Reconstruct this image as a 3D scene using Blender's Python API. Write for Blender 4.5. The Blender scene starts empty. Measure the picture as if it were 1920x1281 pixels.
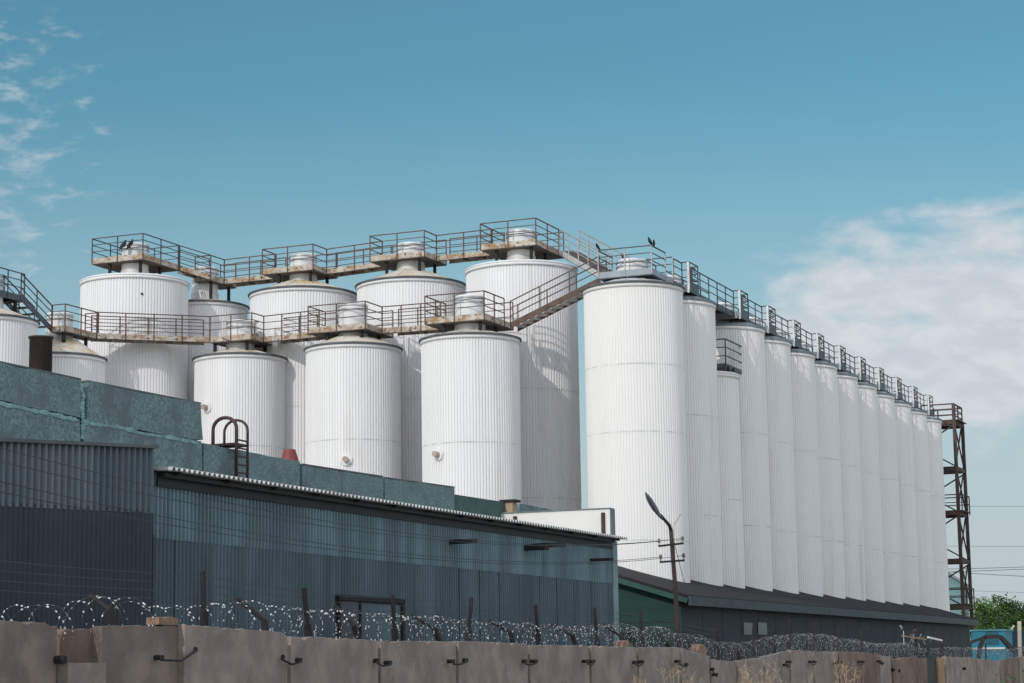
import bpy, math, random
from mathutils import Vector, Matrix, noise
random.seed(7)
sc = bpy.context.scene
COL = sc.collection
PI = math.pi

# ------------------------------------------------------------------ camera
F = 3900.0                      # focal length in photo pixels (1920 wide)
CX, CY = 960.0, 640.5
EYE = Vector((0, 0, 1.7))
_up = Vector((580.0 - CX, -24170.0 - CY, F)).normalized()
_f = Vector((0, 0, 1))
_yw = (_f - _up * _f.dot(_up)).normalized()
_xw = _yw.cross(_up)
M = Matrix((_xw, _yw, _up))     # camera (x right, y down, z forward) -> world
def ray(px, py): return M @ Vector(((px - CX) / F, (py - CY) / F, 1.0))
_vp = ray(2620, 1228)
TH = math.atan2(_vp.x, _vp.y)   # heading of the long silo row
SN, CS = math.sin(TH), math.cos(TH)
ROT = PI / 2 - TH
# site frame: u along the silo row, v to its left, z up
def uv(x, y): return x * SN + y * CS, -x * CS + y * SN
def W(u, v, z): return Vector((u * SN - v * CS, u * CS + v * SN, z))
def ruv(px, py):
    d = ray(px, py); a, b = uv(d.x, d.y); return Vector((a, b, d.z))
def at_v(px, py, v): d = ruv(px, py); t = v / d.y; return Vector((d.x * t, v, 1.7 + d.z * t))
def at_u(px, py, u): d = ruv(px, py); t = u / d.x; return Vector((u, d.y * t, 1.7 + d.z * t))
def at_z(px, py, z): d = ruv(px, py); t = (z - 1.7) / d.z; return Vector((d.x * t, d.y * t, z))
def at_Y(px, py, Y):
    d = ray(px, py); t = Y / d.y; u, v = uv(d.x * t, d.y * t); return Vector((u, v, 1.7 + d.z * t))

cam = bpy.data.cameras.new('camera'); co = bpy.data.objects.new('camera', cam); COL.objects.link(co)
R3 = Matrix((M @ Vector((1, 0, 0)), M @ Vector((0, -1, 0)), M @ Vector((0, 0, -1)))).transposed()
co.matrix_world = Matrix.Translation(EYE) @ R3.to_4x4()
cam.sensor_width = 36; cam.lens = 36 * F / 1920; cam.clip_end = 5000; cam.clip_start = 0.5
sc.camera = co

# ------------------------------------------------------------------ materials
def S(c):                        # sRGB 0-255 -> linear
    return tuple(((x / 255 + .055) / 1.055) ** 2.4 if x > 10 else x / 255 / 12.92 for x in c)
def mat(name, base, rough=.6, metal=0., var=.12, vscale=1.5, stretch=(1, 1, 1), rust=0., rustcol=(.12, .04, .02), rscale=3.,
        bump=0., bscale=30., second=None, sscale=.6, samt=.5, spec=.4):
    m = bpy.data.materials.new(name); m.use_nodes = True
    nt = m.node_tree; N = nt.nodes; L = nt.links
    b = N['Principled BSDF']; b.inputs['Roughness'].default_value = rough; b.inputs['Metallic'].default_value = metal
    b.inputs['Specular IOR Level'].default_value = spec
    tc = N.new('ShaderNodeTexCoord'); oi = N.new('ShaderNodeObjectInfo')
    mul = N.new('ShaderNodeVectorMath'); mul.operation = 'MULTIPLY'; mul.inputs[1].default_value = stretch
    sh = N.new('ShaderNodeVectorMath'); sh.operation = 'MULTIPLY_ADD'; sh.inputs[1].default_value = (37, 91, 53)
    cmb = N.new('ShaderNodeCombineXYZ')
    for i in range(3): L.new(oi.outputs['Random'], cmb.inputs[i])
    L.new(cmb.outputs[0], sh.inputs[0]); L.new(tc.outputs['Object'], mul.inputs[0]); L.new(mul.outputs[0], sh.inputs[2])
    def ns(scale, detail=5, rgh=.6):
        n = N.new('ShaderNodeTexNoise'); n.inputs['Scale'].default_value = scale; n.inputs['Detail'].default_value = detail
        n.inputs['Roughness'].default_value = rgh; L.new(sh.outputs[0], n.inputs['Vector']); return n
    def ramp(n, a, bb):
        r = N.new('ShaderNodeMapRange'); r.inputs['From Min'].default_value = a; r.inputs['From Max'].default_value = bb
        r.interpolation_type = 'SMOOTHSTEP'; L.new(n.outputs['Fac'], r.inputs['Value']); return r
    n1 = ns(vscale)
    mx = N.new('ShaderNodeMix'); mx.data_type = 'RGBA'
    mx.inputs['A'].default_value = tuple(x * (1 - var) for x in base) + (1,); mx.inputs['B'].default_value = tuple(min(1, x * (1 + var)) for x in base) + (1,)
    L.new(ramp(n1, .3, .7).outputs[0], mx.inputs['Factor']); col = mx.outputs['Result']
    if second:
        n3 = ns(sscale, 6, .65); m3 = N.new('ShaderNodeMix'); m3.data_type = 'RGBA'; r3 = ramp(n3, .62 - samt * .4, .8 - samt * .3)
        L.new(col, m3.inputs['A']); m3.inputs['B'].default_value = tuple(second) + (1,); L.new(r3.outputs[0], m3.inputs['Factor']); col = m3.outputs['Result']
    if rust:
        n2 = ns(rscale, 8, .7); m2 = N.new('ShaderNodeMix'); m2.data_type = 'RGBA'; r2 = ramp(n2, .66 - rust * .35, .74 - rust * .33)
        L.new(col, m2.inputs['A']); m2.inputs['B'].default_value = tuple(rustcol) + (1,); L.new(r2.outputs[0], m2.inputs['Factor']); col = m2.outputs['Result']
    L.new(col, b.inputs['Base Color'])
    if bump:
        nb = ns(bscale, 6, .7); bp = N.new('ShaderNodeBump'); bp.inputs['Strength'].default_value = bump; bp.inputs['Distance'].default_value = .03
        L.new(nb.outputs['Fac'], bp.inputs['Height']); L.new(bp.outputs[0], b.inputs['Normal'])
    return m
WHT = mat('white_corrugated', (.80, .782, .782), .5, var=.03, vscale=.9, stretch=(2.2, 2.2, .12), second=(.68, .65, .62), sscale=.7, samt=.15)
WHC = mat('white_corrugated_warm', (.81, .787, .765), .5, var=.015, vscale=.9, stretch=(2.2, 2.2, .12), second=(.68, .65, .61), sscale=.7, samt=.12)
SEAM = mat('sheet_lap', (.66, .65, .645), .6, var=.3, vscale=2.5, stretch=(1, 1, .2))
LIPD = mat('dark_rim', (.10, .105, .11), .6, var=.3)
LIPT = mat('teal_rim', (.17, .205, .215), .6, var=.25)
CONE = mat('stained_cone', (.62, .56, .48), .6, var=.15, second=(.50, .33, .15), sscale=1.1, samt=.35, rust=.1, rustcol=(.3, .14, .05), rscale=2.2)
CONG = mat('grey_cone', (.50, .51, .52), .5, var=.1)
NECK = mat('neck_metal', (.62, .61, .59), .45, .15, var=.12, second=(.4, .36, .3), sscale=1.5, samt=.25)
CAPM = mat('cap_white', (.78, .77, .76), .45, var=.06, rust=.03, rustcol=(.35, .25, .17))
BAND = mat('band_metal', (.5, .5, .5), .3, .7, var=.2)
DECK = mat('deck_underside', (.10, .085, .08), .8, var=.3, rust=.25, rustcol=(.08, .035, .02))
FAS = mat('rusty_fascia', (.50, .45, .39), .65, var=.2, vscale=4, rust=.36, rustcol=(.10, .038, .02), rscale=5.0, second=(.34, .20, .10), sscale=2.2, samt=.5, stretch=(1, 1, 1.6))
FASG = mat('grey_fascia', (.30, .33, .36), .5, var=.12, rust=.06)
FASD = mat('dark_fascia', (.085, .10, .115), .55, var=.2)
RAIL = mat('rusty_rail', (.115, .072, .055), .7, var=.35, vscale=3, rust=.25, rustcol=(.09, .03, .015))
RAILD = mat('dark_rail', (.065, .062, .066), .6, var=.3, vscale=3)
RAILG = mat('galvanised_rail', (.38, .35, .33), .5, .2, var=.2, vscale=3, rust=.1)
RAILW = mat('pale_plate', (.62, .61, .6), .45, .1, var=.15)
STEEL = mat('rust_tower', (.075, .047, .041), .75, var=.35, vscale=1.5, rust=.25, rustcol=(.13, .055, .03))
def corr_mat(name, *a, **k): return mat(name, *a, **k)
GRY = mat('blue_grey_sheet', (.165, .245, .275), .5, .25, var=.32, vscale=.8, stretch=(1.4, 1.4, .3), second=(.12, .155, .19), sscale=.5, samt=.45)
GRY2 = mat('dark_blue_sheet', (.092, .13, .155), .5, .2, var=.25, vscale=.7, stretch=(1.4, 1.4, .25), second=(.065, .08, .10), sscale=.6, samt=.4)
ANX = mat('grey_sheet', (.145, .17, .185), .5, .25, var=.25, vscale=.6, stretch=(1.3, 1.3, .2), second=(.075, .10, .125), sscale=.35, samt=.6)
ANX2 = mat('navy_sheet', (.032, .04, .053), .5, .15, var=.25, vscale=.5, second=(.055, .062, .07), sscale=.35, samt=.25)
TRIM = mat('corner_trim', (.20, .29, .31), .5, .2, var=.15)
ROOFT = mat('corrugated_roof', (.44, .44, .43), .55, .2, var=.2, rust=.1)
GRN = mat('green_render', (.168, .245, .248), .9, var=.38, vscale=22, stretch=(1, 1, .85), bump=1.0, bscale=30, second=(.135, .165, .175), sscale=1.6, samt=.45, rust=.07, rustcol=(.30, .27, .20), rscale=5)
GRND = mat('dark_green_wall', (.055, .105, .095), .8, var=.2)
SHDG = mat('green_siding', (.004, .036, .027), .7, var=.2, stretch=(.3, .3, 4))
SHDF = mat('green_fascia', (.014, .065, .048), .5, var=.25)
SHDW = mat('dark_siding', (.022, .026, .033), .7, var=.2, stretch=(.3, .3, 3))
SHDB = mat('gutter', (.045, .056, .063), .6, var=.25, stretch=(2, 2, 2), second=(.05, .055, .06), sscale=1.5, samt=.4)
SHDR = mat('brown_roof', (.016, .0125, .013), .85, var=.3, bump=.4)
WLL = mat('white_render', (.80, .77, .74), .7, var=.03)
BRN = mat('brown_steel', (.055, .026, .026), .6, var=.25)
PIPE = mat('brown_pipe', (.06, .042, .044), .6, .2, var=.3, stretch=(1, 1, .3), second=(.10, .055, .045), sscale=1.5, samt=.35)
REDB = mat('red_bucket', (.27, .05, .045), .55, var=.25)
CONC = mat('fence_concrete', (.235, .182, .155), .9, var=.22, vscale=2.2, bump=.8, bscale=38, second=(.175, .132, .112), sscale=1.6, samt=.45, rust=.12, rustcol=(.12, .09, .075), rscale=16, stretch=(1.0, 1.0, .8))
CONC2 = mat('fence_concrete_pale', (.30, .242, .205), .9, var=.2, vscale=2.2, bump=.8, bscale=38, second=(.225, .178, .152), sscale=1.6, samt=.45, rust=.10, rustcol=(.15, .115, .095), rscale=16, stretch=(1.0, 1.0, .8))
CONC3 = mat('fence_concrete_brown', (.25, .172, .135), .9, var=.25, vscale=2.2, bump=.8, bscale=38, second=(.15, .10, .08), sscale=1.1, samt=.55, rust=.14, rustcol=(.10, .07, .055), rscale=14, stretch=(1.0, 1.0, .75))
WOOD = mat('old_wood', (.33, .2, .11), .9, var=.35, stretch=(6, 6, .5))
BRICK = mat('brick', (.26, .165, .115), .9, var=.35, vscale=8, bump=.6)
IRON = mat('dark_iron', (.020, .016, .017), .8, var=.35, rust=.1, rustcol=(.05, .024, .018))
WIRE = mat('wire', (.06, .06, .065), .6, var=.1)
RAZW = mat('razor_wire', (.085, .09, .10), .6, .3, var=.2)
RAZB = mat('razor_blade', (.86, .87, .90), .4, .1, var=.2)
LAMP = mat('lamp_grey', (.13, .14, .165), .5, var=.1)
INS = mat('insulator', (.22, .17, .15), .4, var=.2)
TEAL = mat('teal_paint', (.008, .19, .28), .5, var=.15, second=(.012, .10, .14), sscale=.7, samt=.4)
TEALD = mat('pale_teal', (.15, .25, .26), .7, var=.1)
DBLUE = mat('dark_blue', (.02, .05, .085), .6, var=.2)
DARK = mat('black_part', (.02, .02, .022), .6, var=.2)
BIRD = mat('bird_black', (.018, .018, .022), .5, var=.2)
GLASS = mat('pale_pane', (.04, .058, .063), .3, var=.3)
DOORM = mat('dark_door', (.075, .08, .10), .6, var=.2)
STRAW = mat('dry_stem', (.42, .31, .19), .9, var=.25)
LEAFA = mat('leaf_bright', (.11, .215, .04), .7, var=.45, vscale=.8)
LEAFB = mat('leaf_dark', (.045, .095, .022), .7, var=.4, vscale=.8)
BARK = mat('bark', (.09, .065, .045), .9, var=.3)
DIRT = mat('dry_ground', (.33, .30, .26), .95, var=.25, vscale=.3, bump=.3, bscale=3, second=(.24, .23, .17), sscale=.08, samt=.4)
HOLE = mat('hole', (.02, .018, .016), .9)
POLE = mat('pale_pole', (.45, .38, .31), .8, var=.2)
PALEW = mat('pale_loop', (.3, .3, .3), .5, .3, var=.2)

# ------------------------------------------------------------------ mesh builder (site coordinates u, v, z)
ORG = {}
class MB:
    def __init__(s): s.v = []; s.f = []; s.m = []; s.k = 0
    def add(s, vs, fs):
        o = len(s.v); s.v += [Vector(p) for p in vs]; s.f += [[i + o for i in f] for f in fs]; s.m += [s.k] * len(fs); return s
    def box(s, a, b):
        x0, y0, z0 = a; x1, y1, z1 = b
        return s.add([(x0, y0, z0), (x1, y0, z0), (x1, y1, z0), (x0, y1, z0), (x0, y0, z1), (x1, y0, z1), (x1, y1, z1), (x0, y1, z1)],
                     [[3, 2, 1, 0], [4, 5, 6, 7], [0, 1, 5, 4], [1, 2, 6, 5], [2, 3, 7, 6], [3, 0, 4, 7]])
    def beam(s, p, q, w, h=None, up=(0, 0, 1)):
        h = h or w; p = Vector(p); q = Vector(q); d = (q - p).normalized(); up = Vector(up)
        if abs(d.dot(up)) > .99: up = Vector((1, 0, 0))
        a = d.cross(up).normalized() * (w / 2); b = a.cross(d).normalized() * (h / 2)
        vs = [p - a - b, p + a - b, p + a + b, p - a + b, q - a - b, q + a - b, q + a + b, q - a + b]
        return s.add(vs, [[0, 1, 2, 3], [7, 6, 5, 4], [4, 5, 1, 0], [5, 6, 2, 1], [6, 7, 3, 2], [7, 4, 0, 3]])
    def tube(s, pts, r, n=8, caps=True):
        pts = [Vector(p) for p in pts]; rs = r if isinstance(r, (list, tuple)) else [r] * len(pts); vs = []; prev = None
        for i, p in enumerate(pts):
            d = (pts[min(i + 1, len(pts) - 1)] - pts[max(i - 1, 0)]).normalized()
            if prev is None: a = d.orthogonal().normalized()
            else: a = (prev - d * prev.dot(d)).normalized()
            prev = a; b = d.cross(a)
            vs += [p + (a * math.cos(2 * PI * k / n) + b * math.sin(2 * PI * k / n)) * rs[i] for k in range(n)]
        fs = [[i * n + k, i * n + (k + 1) % n, (i + 1) * n + (k + 1) % n, (i + 1) * n + k] for i in range(len(pts) - 1) for k in range(n)]
        if caps: fs += [list(range(n))[::-1], [(len(pts) - 1) * n + k for k in range(n)]]
        return s.add(vs, fs)
    def lathe(s, c, prof, n=64):
        vs = []; c = Vector(c)
        for r, z in prof: vs += [(c.x + r * math.cos(2 * PI * k / n), c.y + r * math.sin(2 * PI * k / n), c.z + z) for k in range(n)]
        fs = [[i * n + k, i * n + (k + 1) % n, (i + 1) * n + (k + 1) % n, (i + 1) * n + k] for i in range(len(prof) - 1) for k in range(n)]
        return s.add(vs, fs)
    def prism(s, front, off):                # planar polygon + offset vector
        n = len(front); off = Vector(off); vs = [Vector(p) for p in front] + [Vector(p) + off for p in front]
        return s.add(vs, [list(range(n)), list(range(n, 2 * n))[::-1]] + [[i, i + n, (i + 1) % n + n, (i + 1) % n] for i in range(n)])
    def build(s, name, mats, parent=None, smooth=False):
        me = bpy.data.meshes.new(name); o = bpy.data.objects.new(name, me); COL.objects.link(o)
        org = Vector((0, 0, 0)); 
        if parent is not None: o.parent = parent; org = ORG[parent.name]
        else:
            n = len(s.v); org = Vector((sum(p.x for p in s.v) / n, sum(p.y for p in s.v) / n, min(p.z for p in s.v)))
            o.location = W(*org); o.rotation_euler = (0, 0, ROT)
        ORG[o.name] = org
        me.from_pydata([tuple(p - org) for p in s.v], [], s.f)
        if not isinstance(mats, (list, tuple)): mats = [mats]
        for m in mats: me.materials.append(m)
        me.polygons.foreach_set('material_index', s.m)
        if smooth: me.polygons.foreach_set('use_smooth', [True] * len(me.polygons))
        me.update()
        import bmesh
        bm = bmesh.new(); bm.from_mesh(me); bmesh.ops.recalc_face_normals(bm, faces=bm.faces); bm.to_mesh(me); bm.free()
        return o
def tag(o, label=None, cat=None, group=None, kind=None):
    if label: o['label'] = label
    if cat: o['category'] = cat
    if group: o['group'] = group
    if kind: o['kind'] = kind
    return o
def thing(name, label, cat, p, group=None):
    o = bpy.data.objects.new(name, None); COL.objects.link(o); o.empty_display_size = .3
    p = Vector(p); o.location = W(*p); o.rotation_euler = (0, 0, ROT); ORG[o.name] = p
    return tag(o, label, cat, group)
def dup(root, p, label):
    r = root.copy(); COL.objects.link(r); r.location = W(*p); r['label'] = label; ORG[r.name] = Vector(p)
    for ch in list(root.children):
        c = ch.copy(); COL.objects.link(c); c.parent = r
        for g in ch.children:
            d = g.copy(); COL.objects.link(d); d.parent = c
    return r

# ------------------------------------------------------------------ sky and light
SUN_AZ, SUN_EL = math.radians(211), math.radians(29)      # azimuth clockwise from +Y
w = bpy.data.worlds.new('World'); sc.world = w; w.use_nodes = True
nt = w.node_tree; N = nt.nodes; L = nt.links; N.clear()
out = N.new('ShaderNodeOutputWorld'); bg = N.new('ShaderNodeBackground'); bg.inputs['Strength'].default_value = .15
sky = N.new('ShaderNodeTexSky'); sky.sky_type = 'NISHITA'; sky.sun_disc = False; sky.sun_elevation = SUN_EL; sky.sun_rotation = SUN_AZ
sky.air_density = 1.0; sky.dust_density = 1.0; sky.ozone_density = 1.0
def mth(op, a, b=None, c=None, clamp=False):
    n = N.new('ShaderNodeMath'); n.operation = op; n.use_clamp = clamp
    for i, x in enumerate((a, b, c)):
        if x is None: continue
        if isinstance(x, (int, float)): n.inputs[i].default_value = x
        else: L.new(x, n.inputs[i])
    return n.outputs[0]
tcw = N.new('ShaderNodeTexCoord'); sep = N.new('ShaderNodeSeparateXYZ'); L.new(tcw.outputs['Generated'], sep.inputs[0])
yy = mth('MAXIMUM', sep.outputs['Y'], .05)
s_ = mth('DIVIDE', sep.outputs['X'], yy); t_ = mth('DIVIDE', sep.outputs['Z'], yy)
cv = N.new('ShaderNodeCombineXYZ'); L.new(mth('MULTIPLY', s_, 1.0), cv.inputs[0]); L.new(mth('MULTIPLY', t_, 2.1), cv.inputs[1])
def wn(scale, det, rg, dist=0.):
    n = N.new('ShaderNodeTexNoise'); n.inputs['Scale'].default_value = scale; n.inputs['Detail'].default_value = det; n.inputs['Roughness'].default_value = rg
    n.inputs['Distortion'].default_value = dist; L.new(cv.outputs[0], n.inputs['Vector']); return n.outputs['Fac']
def sq(x): return mth('MULTIPLY', x, x)
def ell(s0, sw, t0, tw): return mth('SUBTRACT', 1.0, mth('ADD', sq(mth('DIVIDE', mth('SUBTRACT', s_, s0), sw)), sq(mth('DIVIDE', mth('SUBTRACT', t_, t0), tw))))
def mr(x, a, b):
    n = N.new('ShaderNodeMapRange'); n.interpolation_type = 'SMOOTHSTEP'; n.inputs['From Min'].default_value = a; n.inputs['From Max'].default_value = b; L.new(x, n.inputs['Value']); return n.outputs[0]
nA, nB, nC = wn(16, 7, .55, .2), wn(38, 6, .6, .3), wn(52, 6, .58, .25)
rgt = mr(mth('ADD', mth('MULTIPLY', mth('MAXIMUM', ell(.255, .165, .163, .062), -1.5), .40), nA), .52, .80)
lft = mr(mth('ADD', mth('MULTIPLY', mth('MAXIMUM', ell(-.255, .058, .258, .11), -1.5), .17), nC), .58, .88)
front = mr(sep.outputs['Y'], .1, .4)
cl = mth('MULTIPLY', mth('MAXIMUM', mth('MULTIPLY', rgt, .95), mth('MULTIPLY', lft, .5)), front, clamp=True)
tint = N.new('ShaderNodeMix'); tint.data_type = 'RGBA'; tint.blend_type = 'MULTIPLY'; tint.inputs['Factor'].default_value = 1
L.new(sky.outputs[0], tint.inputs['A']); tint.inputs['B'].default_value = (.35, .63, .60, 1)
hz = N.new('ShaderNodeMix'); hz.data_type = 'RGBA'; L.new(mth('MULTIPLY', mr(t_, .30, .02), mth('MULTIPLY', front, .92)), hz.inputs['Factor'])
L.new(tint.outputs['Result'], hz.inputs['A']); hz.inputs['B'].default_value = (3.35, 3.7, 4.05, 1)
cm = N.new('ShaderNodeMix'); cm.data_type = 'RGBA'; L.new(cl, cm.inputs['Factor']); L.new(hz.outputs['Result'], cm.inputs['A'])
cc = N.new('ShaderNodeMix'); cc.data_type = 'RGBA'; L.new(mr(nB, .35, .7), cc.inputs['Factor']); cc.inputs['A'].default_value = (3.8, 4.15, 4.5, 1); cc.inputs['B'].default_value = (4.6, 4.75, 5.0, 1)
L.new(cc.outputs['Result'], cm.inputs['B'])
# broken bright cloud added out of view as fill light, behind and beside the viewer
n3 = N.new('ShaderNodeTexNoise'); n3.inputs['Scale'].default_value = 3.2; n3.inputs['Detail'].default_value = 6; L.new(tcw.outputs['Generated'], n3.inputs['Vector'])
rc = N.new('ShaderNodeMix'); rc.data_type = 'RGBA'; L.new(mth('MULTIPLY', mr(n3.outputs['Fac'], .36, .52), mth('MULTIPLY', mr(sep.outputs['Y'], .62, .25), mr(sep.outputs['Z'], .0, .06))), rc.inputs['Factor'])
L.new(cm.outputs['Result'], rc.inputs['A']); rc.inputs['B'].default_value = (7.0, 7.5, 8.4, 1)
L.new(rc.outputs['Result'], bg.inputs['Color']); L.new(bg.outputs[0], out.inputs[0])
sl = bpy.data.lights.new('sun', 'SUN'); sl.energy = 1.75; sl.angle = math.radians(.5); sl.color = (1, .95, .90)
so = bpy.data.objects.new('sun', sl); COL.objects.link(so)
sd = Vector((math.sin(SUN_AZ) * math.cos(SUN_EL), math.cos(SUN_AZ) * math.cos(SUN_EL), math.sin(SUN_EL)))
so.rotation_euler = sd.to_track_quat('Z', 'Y').to_euler(); so.location = sd * 50
sc.view_settings.view_transform = 'Standard'; sc.view_settings.look = 'None'; sc.view_settings.exposure = 0; sc.view_settings.gamma = 1

# ------------------------------------------------------------------ ground
g = MB(); g.add([(-1500, -1500, 0), (2500, -1500, 0), (2500, 1500, 0), (-1500, 1500, 0)], [[0, 1, 2, 3]])
tag(g.build('ground', DIRT), kind='structure')

# ------------------------------------------------------------------ silos
def tank_at(l, r, R):
    a1 = math.atan2(*(lambda d: (d.x, d.y))(ray(*l))); a2 = math.atan2(*(lambda d: (d.x, d.y))(ray(*r)))
    h = (a2 - a1) / 2; m = (a1 + a2) / 2; d = R / math.sin(h); z = 0
    for p in (l, r):
        q = ray(*p); z += (1.7 + q.z / math.hypot(q.x, q.y) * d * math.cos(h)) / 2
    u, v = uv(d * math.sin(m), d * math.cos(m)); return u, v, z
def shell(c, R, z1, ribs, seams, depth=.034):
    m = MB(); zs = [0] + list(seams) + [z1]; prof = [(-.5, 0), (-.34, 0), (-.2, 1), (.2, 1), (.34, 0)]
    for i in range(len(zs) - 1):
        ring = []
        off = .004 * (i - len(zs))
        for k in range(ribs):
            for a, h in prof[:-1] + [prof[-1]]:
                if a == -.5: continue
                t = 2 * PI * (k + a) / ribs; ring.append((t, R - depth * (1 - h) + off))
        n = len(ring); ya = zs[i] - (.0 if i == 0 else .05); yb = zs[i + 1]
        vs = [(c.x + r * math.cos(t), c.y + r * math.sin(t), z) for z in (ya, yb) for t, r in ring]
        m.add(vs, [[k, (k + 1) % n, n + (k + 1) % n, n + k] for k in range(n)])
        if i: # lap line
            m.k = 1; m.add([(c.x + (r + .003) * math.cos(t), c.y + (r + .003) * math.sin(t), z) for z in (ya - .02, ya + .008) for t, r in ring],
                  [[k, (k + 1) % n, n + (k + 1) % n, n + k] for k in range(n)]); m.k = 0
    return m
def silo(label, u, v, zr, R, group, rise=.3, shellm=WHT, conem=CONE, lip='dark', capr=.54, captop=2.0, ribs=100, seams=(), neck=True, captilt=False, flash=True, name='storage_silo'):
    t = thing(name, label, 'silo', (u, v, 0), group); c = Vector((u, v, 0))
    shell(c, R, zr, ribs, seams, .019 if shellm is WHC else .032).build('shell', [shellm, SEAM], t)
    if flash: MB().lathe((u, v, zr), [(R - .03, -.13), (R + .025, -.13), (R + .03, .0), (R - .03, 0)], 96).build('rim_flashing', shellm, t, True)
    lm = {'dark': LIPD, 'white': shellm, 'teal': LIPT}[lip]; lh = {'dark': .05, 'white': .04, 'teal': .085}[lip]
    lo = .085 if lip == 'dark' else .05
    MB().lathe((u, v, zr + .002), [(R - .2, .0), (R + lo, .0), (R + lo, lh), (R - .02, lh + .035)], 96).build('rim_lip', lm, t)
    m = MB().lathe((u, v, zr + lh), [(R + .0, .0), (capr + .2, rise), (capr - .02, rise + .02)], 96)
    for k in range(12):   # standing seams of the roof sheets
        a = 2 * PI * (k + .3) / 12
        m.beam((u + (R - .02) * math.cos(a), v + (R - .02) * math.sin(a), zr + lh + .012), (u + (capr + .2) * math.cos(a), v + (capr + .2) * math.sin(a), zr + lh + rise + .008), .03, .02)
    m.build('roof_cone', conem, t)
    zt = zr + lh + rise
    if neck:
        MB().lathe((u, v, zt), [(capr, 0), (capr, captop - rise - .3),
                                (capr, captop - rise - .03), (capr - .03, captop - rise), (0.001, captop - rise + .01)], 40).build('neck_duct', CAPM, t, False)
        MB().lathe((u, v, zt), [(capr + .03, 0), (capr + .03, .3), (capr - .01, .3)], 40).build('neck_collar', NECK, t)
        for dz in (.1, .26):
            MB().lathe((u, v, zt + captop - rise - dz), [(capr - .01, -.03), (capr + .035, -.03), (capr + .035, .03), (capr - .01, .03)], 40).build('clamp_band', BAND, t)
    return t
def on_shell(px, py, u, v, R):
    d = ruv(px, py); a = d.x ** 2 + d.y ** 2; b = -2 * (d.x * u + d.y * v); c = u * u + v * v - R * R
    t = (-b - math.sqrt(max(0, b * b - 4 * a * c))) / 2 / a; return Vector((d.x * t, d.y * t, 1.7 + d.z * t))
def nozzle(t, u, v, R, px, py):
    p = on_shell(px, py, u, v, R); n = Vector((p.x - u, p.y - v, 0)).normalized()
    f = MB().tube([p - n * .03, p + n * .035], .23, 20); fl = f.build('manhole_flange', CAPM, t)
    MB().tube([p + n * .03, p + n * .24], .105, 16).build('outlet_pipe', mat('outlet_rust', (.40, .33, .26), .6, var=.2, rust=.15, rustcol=(.2, .1, .05)) if 'outlet_rust' not in bpy.data.materials else bpy.data.materials['outlet_rust'], fl)
    b = MB(); a1 = n.orthogonal().normalized(); a2 = n.cross(a1)
    for k in range(8):
        q = p + (a1 * math.cos(k * PI / 4) + a2 * math.sin(k * PI / 4)) * .19; b.tube([q, q + n * .05], .012, 6)
    b.build('bolt_ring', NECK, fl)

GF, GB, GT = 'low silos in the front cross row', 'tall silos in the back cross row', 'silos in the long receding row'
Cu = tank_at((789, 642), (974, 639), 1.8); Bu = tank_at((573, 659), (751.3, 656), 1.8); Au = tank_at((364, 675), (536, 677), 1.8)
D4 = tank_at((873, 511), (1082, 508), 2.16); D3 = tank_at((669, 537), (872, 541), 2.16); D2 = tank_at((468.5, 556), (668, 556), 2.16); D1 = tank_at((150.5, 529), (354, 537), 2.16)
T1 = tank_at((1093.5, 549), (1280, 543), 1.8)
def from_px(px, py, Y, R=None):
    p = at_Y(px, py, Y); return p.x, p.y, p.z
A0 = from_px(110, 676, 78.3); A0 = (A0[0], A0[1], A0[2])
L0 = from_px(-24, 606, 74.8)
Db = from_px(384, 579, 85.5)
tC = silo('low white silo at the foot of the rusty stairs', *Cu, 1.8, GF, .28, seams=(3.1, 6.9, 9.7), captop=1.62)
nozzle(tC, Cu[0], Cu[1], 1.8, 822, 852)
tB = silo('low white silo with rust-yellow cone, behind the green wall joint', *Bu, 1.8, GF, .42, seams=(3.0, 7.0, 10.2), captop=1.75); nozzle(tB, Bu[0], Bu[1], 1.8, 649, 862)
tA = silo('low white silo behind the hooped roof ladder', *Au, 1.8, GF, .3, seams=(3.4, 7.4, 10.4), captop=1.52); nozzle(tA, Au[0], Au[1], 1.8, 388, 764)
tA0 = silo('low white silo half hidden behind the brown pipe', *A0, 1.75, GF, .72, seams=(4, 8), captop=1.75, capr=.5)
silo('tall white silo behind the rusty stairs, beside the sky gap', *D4, 2.16, GB, .24, lip='white', seams=(4.2, 8.0, 12.1), captop=1.58, ribs=112)
silo('tall white cone-roofed silo second left of the sky gap', *D3, 2.16, GB, .56, seams=(4.2, 8.0, 12.1), captop=1.72, ribs=112)
silo('tall white cone-roofed silo between the two low-rail platforms, third left of the sky gap', *D2, 2.16, GB, .52, seams=(4.2, 8.0, 12.1), captop=1.68, ribs=112)
silo('narrow white silo squeezed behind the two-bird silo', *Db, 1.78, GB, .26, seams=(4.2, 8.0, 12.1), captop=1.66, ribs=96)
tD1 = silo('broad white flat-topped silo below the platform with two birds', *D1, 2.16, GB, .2, lip='white', seams=(4.2, 8.2, 12.4), captop=1.6, ribs=108)
p = on_shell(266, 551, D1[0], D1[1], 2.165); n_ = Vector((p.x - D1[0], p.y - D1[1], 0)).normalized()
MB().tube([p - n_ * .02, p + n_ * .012], .05, 10).build('drain_hole', HOLE, tD1)
silo('white silo cut off by the left edge under a dark platform', *L0, 1.8, None, .42, seams=(4, 8, 11), captop=1.6)

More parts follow.
